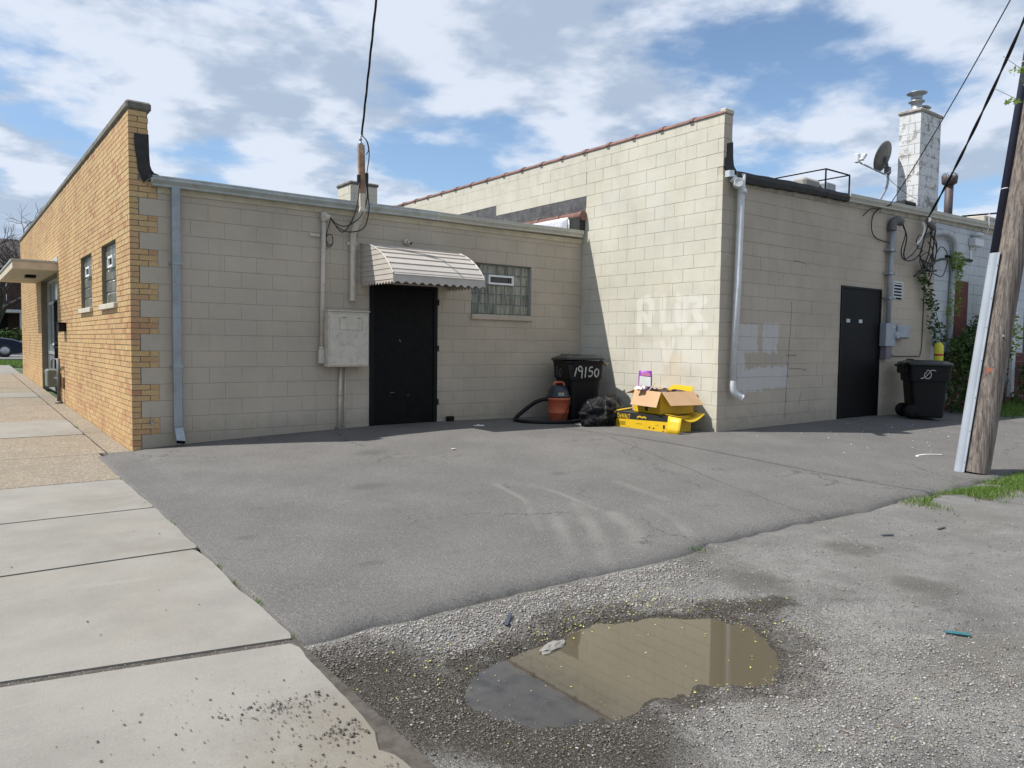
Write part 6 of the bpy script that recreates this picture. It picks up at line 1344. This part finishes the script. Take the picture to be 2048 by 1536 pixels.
# twigs
mb = MB()
for k in range(60):
    x, y = random.uniform(.6, 4.5), random.uniform(-9.2, -6.9)
    if sd_poly(np.array([x]), np.array([y]), PUD)[0] < .05: continue
    a = random.random()*6.28; L_ = random.uniform(.015, .05); z = float(zalley(x, y))+.008; mb.tube([(x, y, z), (x+math.cos(a)*L_, y+math.sin(a)*L_, z+.004)], .0016, 4)
mb.build('twigs', plain('twig_brown', (.12, .06, .035), .9), None, kind='stuff', label='tiny brown twigs scattered on the gravel', cat='twigs')

# ================================================================== PLANTS
M_GR = leafmat('grass_blade', (.06, .13, .02), (.16, .25, .05), .3); M_LF = leafmat('vine_leaf', (.022, .05, .014), (.075, .13, .03), .25); M_LFL = leafmat('young_leaf', (.12, .20, .03), (.24, .33, .07), .4); M_STEM = plain('brown_stem', (.10, .07, .045), .9)
M_DRYG = leafmat('dry_grass', (.25, .19, .10), (.34, .27, .15), .2)
def blades(name, pts, h0, h1, wd, mat, label, cat, parent=None):
    V, F = [], []
    for (x, y, z) in pts:
        a = random.random()*6.28; h = random.uniform(h0, h1); ln = random.uniform(.2, .9)*h; dx_, dy_ = math.cos(a), math.sin(a); b = random.random()*6.28; ux, uy = math.cos(b)*wd, math.sin(b)*wd; k = len(V)
        V += [(x-ux, y-uy, z-.005), (x+ux, y+uy, z-.005), (x+dx_*ln*.35+ux*.7, y+dy_*ln*.35+uy*.7, z+h*.6), (x+dx_*ln*.35-ux*.7, y+dy_*ln*.35-uy*.7, z+h*.6), (x+dx_*ln, y+dy_*ln, z+h)]
        F += [(k, k+1, k+2, k+3), (k+3, k+2, k+4)]
    me = bpy.data.meshes.new(name); me.from_pydata(V, [], F); me.materials.append(mat); o = bpy.data.objects.new(name, me); COL.objects.link(o); o.parent = parent
    return tag(o, label, cat, None, 'stuff') if label else o
n = 17000; S1 = RNG.random(n)**.8; X = 5.6+S1*5.2+RNG.normal(0, .08, n); Y = -6.65-.06*S1+RNG.normal(0, 1, n)*(.13+.05*S1)
k = (Y < -6.30) & (vnoise(X, Y, 2.2, 41, 4) > .04-.24*S1); X, Y = X[k], Y[k]; pts = list(zip(X.tolist(), Y.tolist(), zalley(X, Y).tolist()))
blades('roadside_grass', pts, .015, .06, .003, M_GR, 'green grass tuft strip between asphalt and gravel at right', 'grass')
blades('dry_roadside_grass', [p for p in pts if random.random() < .22], .01, .035, .003, M_DRYG, 'dry straw among the roadside grass', 'grass')
pts = []
for cx_, cy_, m_, s_ in ((-.41, -3.75, 70, .05), (-.40, -5.0, 40, .03), (-.41, -5.75, 60, .04), (-.43, -6.33, 60, .025), (-.42, -5.35, 25, .03), (2.6, -6.42, 30, .05), (-.27, 2.6, 40, .03), (1.2, -.05, 20, .2), (.35, -.04, 40, .08), (-.40, -2.9, 20, .1)):
    for k in range(m_): x, y = random.gauss(cx_, s_*.35), random.gauss(cy_, s_); pts.append((x, y, float(zlot(max(x, -.4), min(y, 0)))-.01 if y < 0 else float(zwalk(y))))
blades('joint_weeds', pts, .012, .035, .003, M_GR, 'small weeds growing along the sidewalk joint', 'weeds')
pts = []
for k in range(3600):
    x = random.uniform(14.6, 22); y = random.uniform(-4.2, -3.02); pts.append((x, y, float(zlot(x, y))))
blades('wall_grass', pts, .05, .2, .008, M_GR, 'bright grass along the foot of the painted building', 'grass')
pts = []
for k in range(9000): pts.append((random.uniform(-3.5, 5), random.uniform(21, 28.3), .355))
blades('verge_grass', pts, .03, .10, .02, M_GR, 'mown green grass of the verge before the street', 'grass')
def foliage(mb, c, rad, n, s0, s1):
    for _ in range(n):
        while True:
            d = Vector((random.uniform(-1, 1), random.uniform(-1, 1), random.uniform(-1, 1)))
            if .25 < d.length < 1: break
        p = Vector(c)+Vector((d.x*rad[0], d.y*rad[1], d.z*rad[2])); s_ = random.uniform(s0, s1)
        a = Vector((random.gauss(0, 1), random.gauss(0, 1), random.gauss(0, .6))).normalized(); b = a.cross(Vector((random.gauss(0, 1), random.gauss(0, 1), random.gauss(0, 1)))).normalized()
        mb.add([p-a*s_, p-b*s_*.45+a*s_*.1, p+a*s_, p+b*s_*.45+a*s_*.1], [(0, 1, 2, 3)])
def plant(name, label, cat, loc, stems, clumps, s0=.025, s1=.06, mat=None, sw=.01):
    t = thing(name, label, cat, loc)
    for st in stems: mb = MB(); P_ = bez(st, 5); mb.tube(P_, [sw*(1-.7*i/len(P_)) for i in range(len(P_))], 6); mb.build('stem', M_STEM, t)
    mb = MB()
    for c_, r_, n_ in clumps: foliage(mb, c_, r_, n_, s0, s1)
    mb.build('foliage', mat or M_LF, t, kind='stuff'); return t
random.seed(33)
plant('hanging_vine', 'vine hanging down the joint between the beige and white walls', 'vine', (13.5, -3.05, .1), [[(14.6, -3.06, .1), (14.3, -3.05, 1.2), (13.8, -3.05, 2.2), (13.3, -3.06, 2.75), (13.1, -3.08, 2.9)]],
      [((13.15, -3.1, 2.75), (.18, .06, .18), 70), ((13.35, -3.1, 2.45), (.2, .06, .25), 70), ((13.6, -3.1, 2.2), (.22, .07, .25), 50), ((13.65, -3.1, 1.85), (.25, .07, .25), 60), ((13.85, -3.12, 1.6), (.35, .1, .3), 110)], .03, .06)
plant('climbing_vine', 'young green vine climbing around the black cables on the white wall', 'vine', (14.5, -3.06, .1), [[(14.9, -3.06, .1), (14.75, -3.05, 1.5), (14.6, -3.05, 2.6), (14.4, -3.06, 3.2)]],
      [((14.6, -3.1, 3.15), (.3, .07, .2), 160), ((14.65, -3.1, 2.8), (.2, .06, .3), 80), ((14.4, -3.1, 2.2), (.2, .06, .4), 60), ((14.7, -3.1, 2.4), (.15, .05, .4), 40)], .03, .06, M_LFL)
plant('wall_bush', 'dense dark bush behind the second trash bin', 'bush', (14.6, -3.4, .1), [[(14.4, -3.4, .08), (14.2, -3.4, .8), (14.0, -3.35, 1.6)], [(14.8, -3.4, .08), (15.0, -3.4, .9), (15.1, -3.4, 1.9)], [(15.4, -3.4, .08), (15.6, -3.45, .9), (15.7, -3.4, 2.0)], [(14.6, -3.4, .08), (14.6, -3.45, 1.0), (14.5, -3.4, 1.7)]],
      [((14.5, -3.4, 1.3), (.7, .3, .45), 700), ((15.1, -3.4, 1.5), (.7, .32, .6), 700), ((15.0, -3.45, .75), (1.1, .35, .6), 700), ((15.7, -3.4, 1.3), (.5, .3, .6), 450), ((14.2, -3.4, .6), (.5, .25, .5), 300)], .03, .075)
plant('leafy_shrub', 'lighter green shrub rising against the white wall left of the pole', 'shrub', (15.9, -3.5, .1), [[(15.9, -3.5, .08), (15.95, -3.5, 1.4), (15.8, -3.5, 2.6)], [(16.2, -3.5, .08), (16.3, -3.5, 1.2), (16.5, -3.5, 2.3)]],
      [((15.75, -3.5, 2.65), (.3, .2, .25), 170), ((15.9, -3.5, 2.1), (.4, .25, .45), 300), ((16.2, -3.5, 1.6), (.5, .25, .5), 250), ((15.5, -3.5, 2.2), (.25, .15, .3), 90)], .03, .07, M_LFL)
plant('low_shrub', 'low leafy shrub at the right frame edge behind the pole', 'shrub', (18.0, -3.4, .1), [[(18, -3.4, .08), (18.1, -3.4, .6), (18.3, -3.4, 1.1)]], [((17.9, -3.45, .8), (.7, .3, .45), 420), ((18.6, -3.45, .9), (.8, .3, .5), 420), ((17.4, -3.4, .35), (.4, .2, .3), 150)], .03, .07)
plant('pole_sprig', 'leafy green sprig reaching across the top of the utility pole', 'vine', (8.9, -6.7, 3.5), [[(8.9, -6.6, 4.0), (8.6, -6.55, 4.3), (8.25, -6.45, 4.5), (7.85, -6.3, 4.68)], [(8.9, -6.6, 4.0), (8.5, -6.52, 4.15), (8.2, -6.42, 4.2), (7.75, -6.25, 4.32)], [(8.9, -6.6, 4.0), (8.8, -6.5, 3.7)]],
      [((8.27, -6.45, 4.47), (.14, .1, .07), 60), ((8.08, -6.38, 4.55), (.10, .08, .05), 24), ((8.32, -6.5, 4.16), (.15, .1, .11), 90), ((8.02, -6.35, 4.2), (.10, .08, .04), 22), ((8.5, -6.55, 4.33), (.16, .1, .2), 80)], .018, .038, M_LFL, .006)

# ================================================================== FAR LEFT: car, houses, trees
cr = thing('parked_car', 'dark blue sedan parked across the street at far left', 'car', (-.75, 36.6, .36))
M_CAR = plain('dark_blue_car_paint', (.018, .025, .05), .22, .3, .05); M_TYRE = plain('tyre_rubber', (.02, .02, .02), .8); M_RIM = plain('alloy_rim', (.45, .46, .48), .35, .6)
def car(t, W=1.76):
    prof_ = [(-2.3, .35), (-2.3, .75), (-2.15, .95), (-1.55, 1.02), (-.95, 1.38), (-.2, 1.46), (.45, 1.40), (1.15, 1.0), (1.75, .92), (2.15, .78), (2.28, .55), (2.25, .3), (1.9, .22), (-2.1, .22)]
    mb = MB(); n_ = len(prof_)
    for y0, y1, k0, k1 in ((-W/2, -W/2+.14, .0, 1.), (-W/2+.14, W/2-.14, 1., 1.), (W/2-.14, W/2, 1., .0)):
        def sec(y, k): return [(x*(1-.02*(1-k)), y, z-(0.05+.10*(z > 1.05))*(1-k)) for x, z in prof_]
        a, b = sec(y0, k0), sec(y1, k1); mb.add(a+b, [(i, (i+1) % n_, n_+(i+1) % n_, n_+i) for i in range(n_)], 0, False)
    for y, k, fl in ((-W/2, 0., 0), (W/2, 0., 1)): a = [(x*.98, y, z-.05-.10*(z > 1.05)) for x, z in prof_]; mb.add(a, [tuple(range(n_)) if fl else tuple(range(n_))[::-1]])
    mb.build('body', M_CAR, t, local=True)
    for y, s_ in ((-W/2-.004, -1), (W/2+.004, 1)):
        for P_ in ([(-1.35, 1.0), (-.92, 1.22), (-.25, 1.27), (-.25, 1.0)], [(-.18, 1.0), (-.18, 1.27), (.42, 1.21), (.95, .98)]): mb = MB(); q = [(a, y, b-.03) for a, b in P_]; mb.add(q, [tuple(range(len(q)))[::s_]]); mb.build('side_window', M_GLASS, t, local=True)
    mb = MB(); mb.add([(.47, -.72, 1.385), (1.13, -.74, 1.01), (1.13, .74, 1.01), (.47, .72, 1.385)], [(0, 1, 2, 3)]); mb.v = [(x+.012, y, z+.012) for x, y, z in mb.v]; mb.build('windscreen', M_GLASS, t, local=True)
    for x in (-1.4, 1.38):
        for y in (-W/2+.08, W/2-.08):
            mb = MB(); mb.lathe((x, y, .32), [(.2, -.115), (.31, -.11), (.325, -.08), (.325, .08), (.31, .11), (.2, .115)], 24, axis=(0, 1, 0)); wv = mb.build('wheel', M_TYRE, t, local=True); mb = MB(); mb.lathe((x, y, .32), [(.03, -.122), (.21, -.118), (.21, .118), (.03, .122)], 16, axis=(0, 1, 0)); mb.build('rim', M_RIM, wv, local=True)
    for y in (-.62, .62): mb = MB(); mb.obox((2.13, y, .72), [Vector((.85, 0, -.5)).normalized(), Y_, Vector((.5, 0, .85)).normalized()], (.09, .17, .05), ch=.02); mb.build('headlight', M_SILV, t, local=True)
    mb = MB(); mb.box(2.24, 2.3, -.5, .5, .36, .5, c=.01); mb.build('grille', M_BLKF, t, local=True)
car(cr)
def house(label, x0, x1, y0, y1, h, rh, wall, roofm, wins, porch=True):
    t = thing('house', label, 'house', ((x0+x1)/2, y0, .4), 0, 'houses across the street'); MB().box(x0, x1, y0, y1, .3, h).build('wall', wall, t)
    mb = MB(); ym = (y0+y1)/2; mb.add([(x0-.4, y0-.4, h), (x1+.4, y0-.4, h), (x1+.4, y1+.4, h), (x0-.4, y1+.4, h), (x0+1, ym, h+rh), (x1-1, ym, h+rh)], [(0, 1, 5, 4), (1, 2, 5), (2, 3, 4, 5), (3, 0, 4), (3, 2, 1, 0)]); mb.build('roof', roofm, t)
    for (a, b, c_, d) in wins:
        mb = MB(); mb.box(a-.08, b+.08, y0-.06, y0+.02, c_-.08, d+.08); o = mb.build('window', M_WHT, t); MB().box(a, b, y0-.075, y0-.055, c_, d).build('pane', M_GLASS, o)
    MB().box((x0+x1)/2-.5, (x0+x1)/2+.5, y0-.05, y0+.02, .9, 3.0).build('door', M_BLKF, t)
    if porch:
        MB().box(x0+.6, x1-.6, y0-2.4, y0-.08, .3, .85).build('porch_floor', M_LC, t); MB().box(x0+.5, x1-.5, y0-2.5, y0-.08, 3.05, 3.25).build('porch_roof', M_WHT, t)
        for x in np.linspace(x0+.9, x1-.9, 4): mb = MB(); mb.box(x-.13, x+.13, y0-2.35, y0-2.09, .85, 3.05); mb.build('porch_column', M_WHT, t)
    return t
M_DB = plain('dark_house_brick', (.07, .04, .032), .9, 0, .3, 3); M_SH = plain('dark_shingle', (.05, .045, .045), .9, 0, .3, 2)
house('dark brick house with white porch columns behind the parked car', -3.2, 5.8, 54, 64, 6.2, 2.6, M_DB, M_SH, [(-2, -.8, 1.4, 2.7), (3.2, 4.5, 1.4, 2.7), (-2, -.8, 4.0, 5.3), (.6, 1.7, 4.0, 5.3), (3.2, 4.5, 4.0, 5.3)])
house('brown brick house across the street, hidden mostly by the low building', -16, -6.5, 55, 65, 6.0, 2.6, M_DB, M_SH, [(-14.5, -13, 1.4, 2.7), (-9.5, -8, 1.4, 2.7), (-14.5, -13, 4.0, 5.3), (-9.5, -8, 4.0, 5.3)])
M_BARK = plain('dark_bark', (.06, .05, .042), .95, 0, .3, 6)
def tree(label, loc, H0, seed, spread=.55, leaf=None, depth=6):
    random.seed(seed); t = thing('bare_tree', label, 'tree', loc, 0, 'bare trees across the street'); trunk = MB(); crown = MB(); tips = []
    def br(p, d, L_, r_, k, mb):
        pts_ = [p]; q = p
        for i in range(4): d = (d+Vector((random.gauss(0, .12), random.gauss(0, .12), random.gauss(0, .08)))).normalized(); q = q+d*L_/4; pts_.append(q)
        mb.tube(pts_, [r_*(1-.35*i/4) for i in range(5)], 7 if r_ > .05 else 4, cap=False)
        if k == 0: tips.append(q); return
        for i in range(3 if k > 2 else 4):
            a = random.random()*6.28; s_ = random.uniform(.6, 1)*spread; u_ = d.orthogonal().normalized(); v_ = d.cross(u_); nd = (d+(u_*math.cos(a)+v_*math.sin(a))*s_*1.3).normalized(); st = pts_[-1] if i < 2 else pts_[random.choice((2, 3))]
            br(st, nd, L_*random.uniform(.62, .85), r_*.58, k-1, crown)
    br(Vector(loc), Z_.copy(), H0*.32, H0*.028, depth, trunk); trunk.build('trunk', M_BARK, t); crown.build('branches', M_BARK, t, kind='stuff')
    if leaf: 
        mb = MB(); [foliage(mb, q, (.5, .5, .4), leaf, .06, .14) for q in tips]; mb.build('crown', M_LF, t, kind='stuff')
    return t
tree('bare branching tree behind the parked car at far left', (.6, 47.5, .35), 9.5, 3, .62, None, 6)
tree('taller bare tree beside the dark brick house', (-1.9, 49.5, .35), 11.5, 8, .6, None, 6)
tree('bare tree nearest the far end of the brick building', (3.0, 50.5, .35), 9.0, 14, .6, None, 6)
plant('hedge', 'dark hedge before the brick house across the street', 'hedge', (2, 46, .4), [[(1.5, 46, .4), (1.5, 46, 1.0)]], [((-1.5, 46, 1.0), (2.2, .8, .8), 900), ((2.2, 46.5, 1.1), (2.4, .8, .9), 900)], .08, .2)
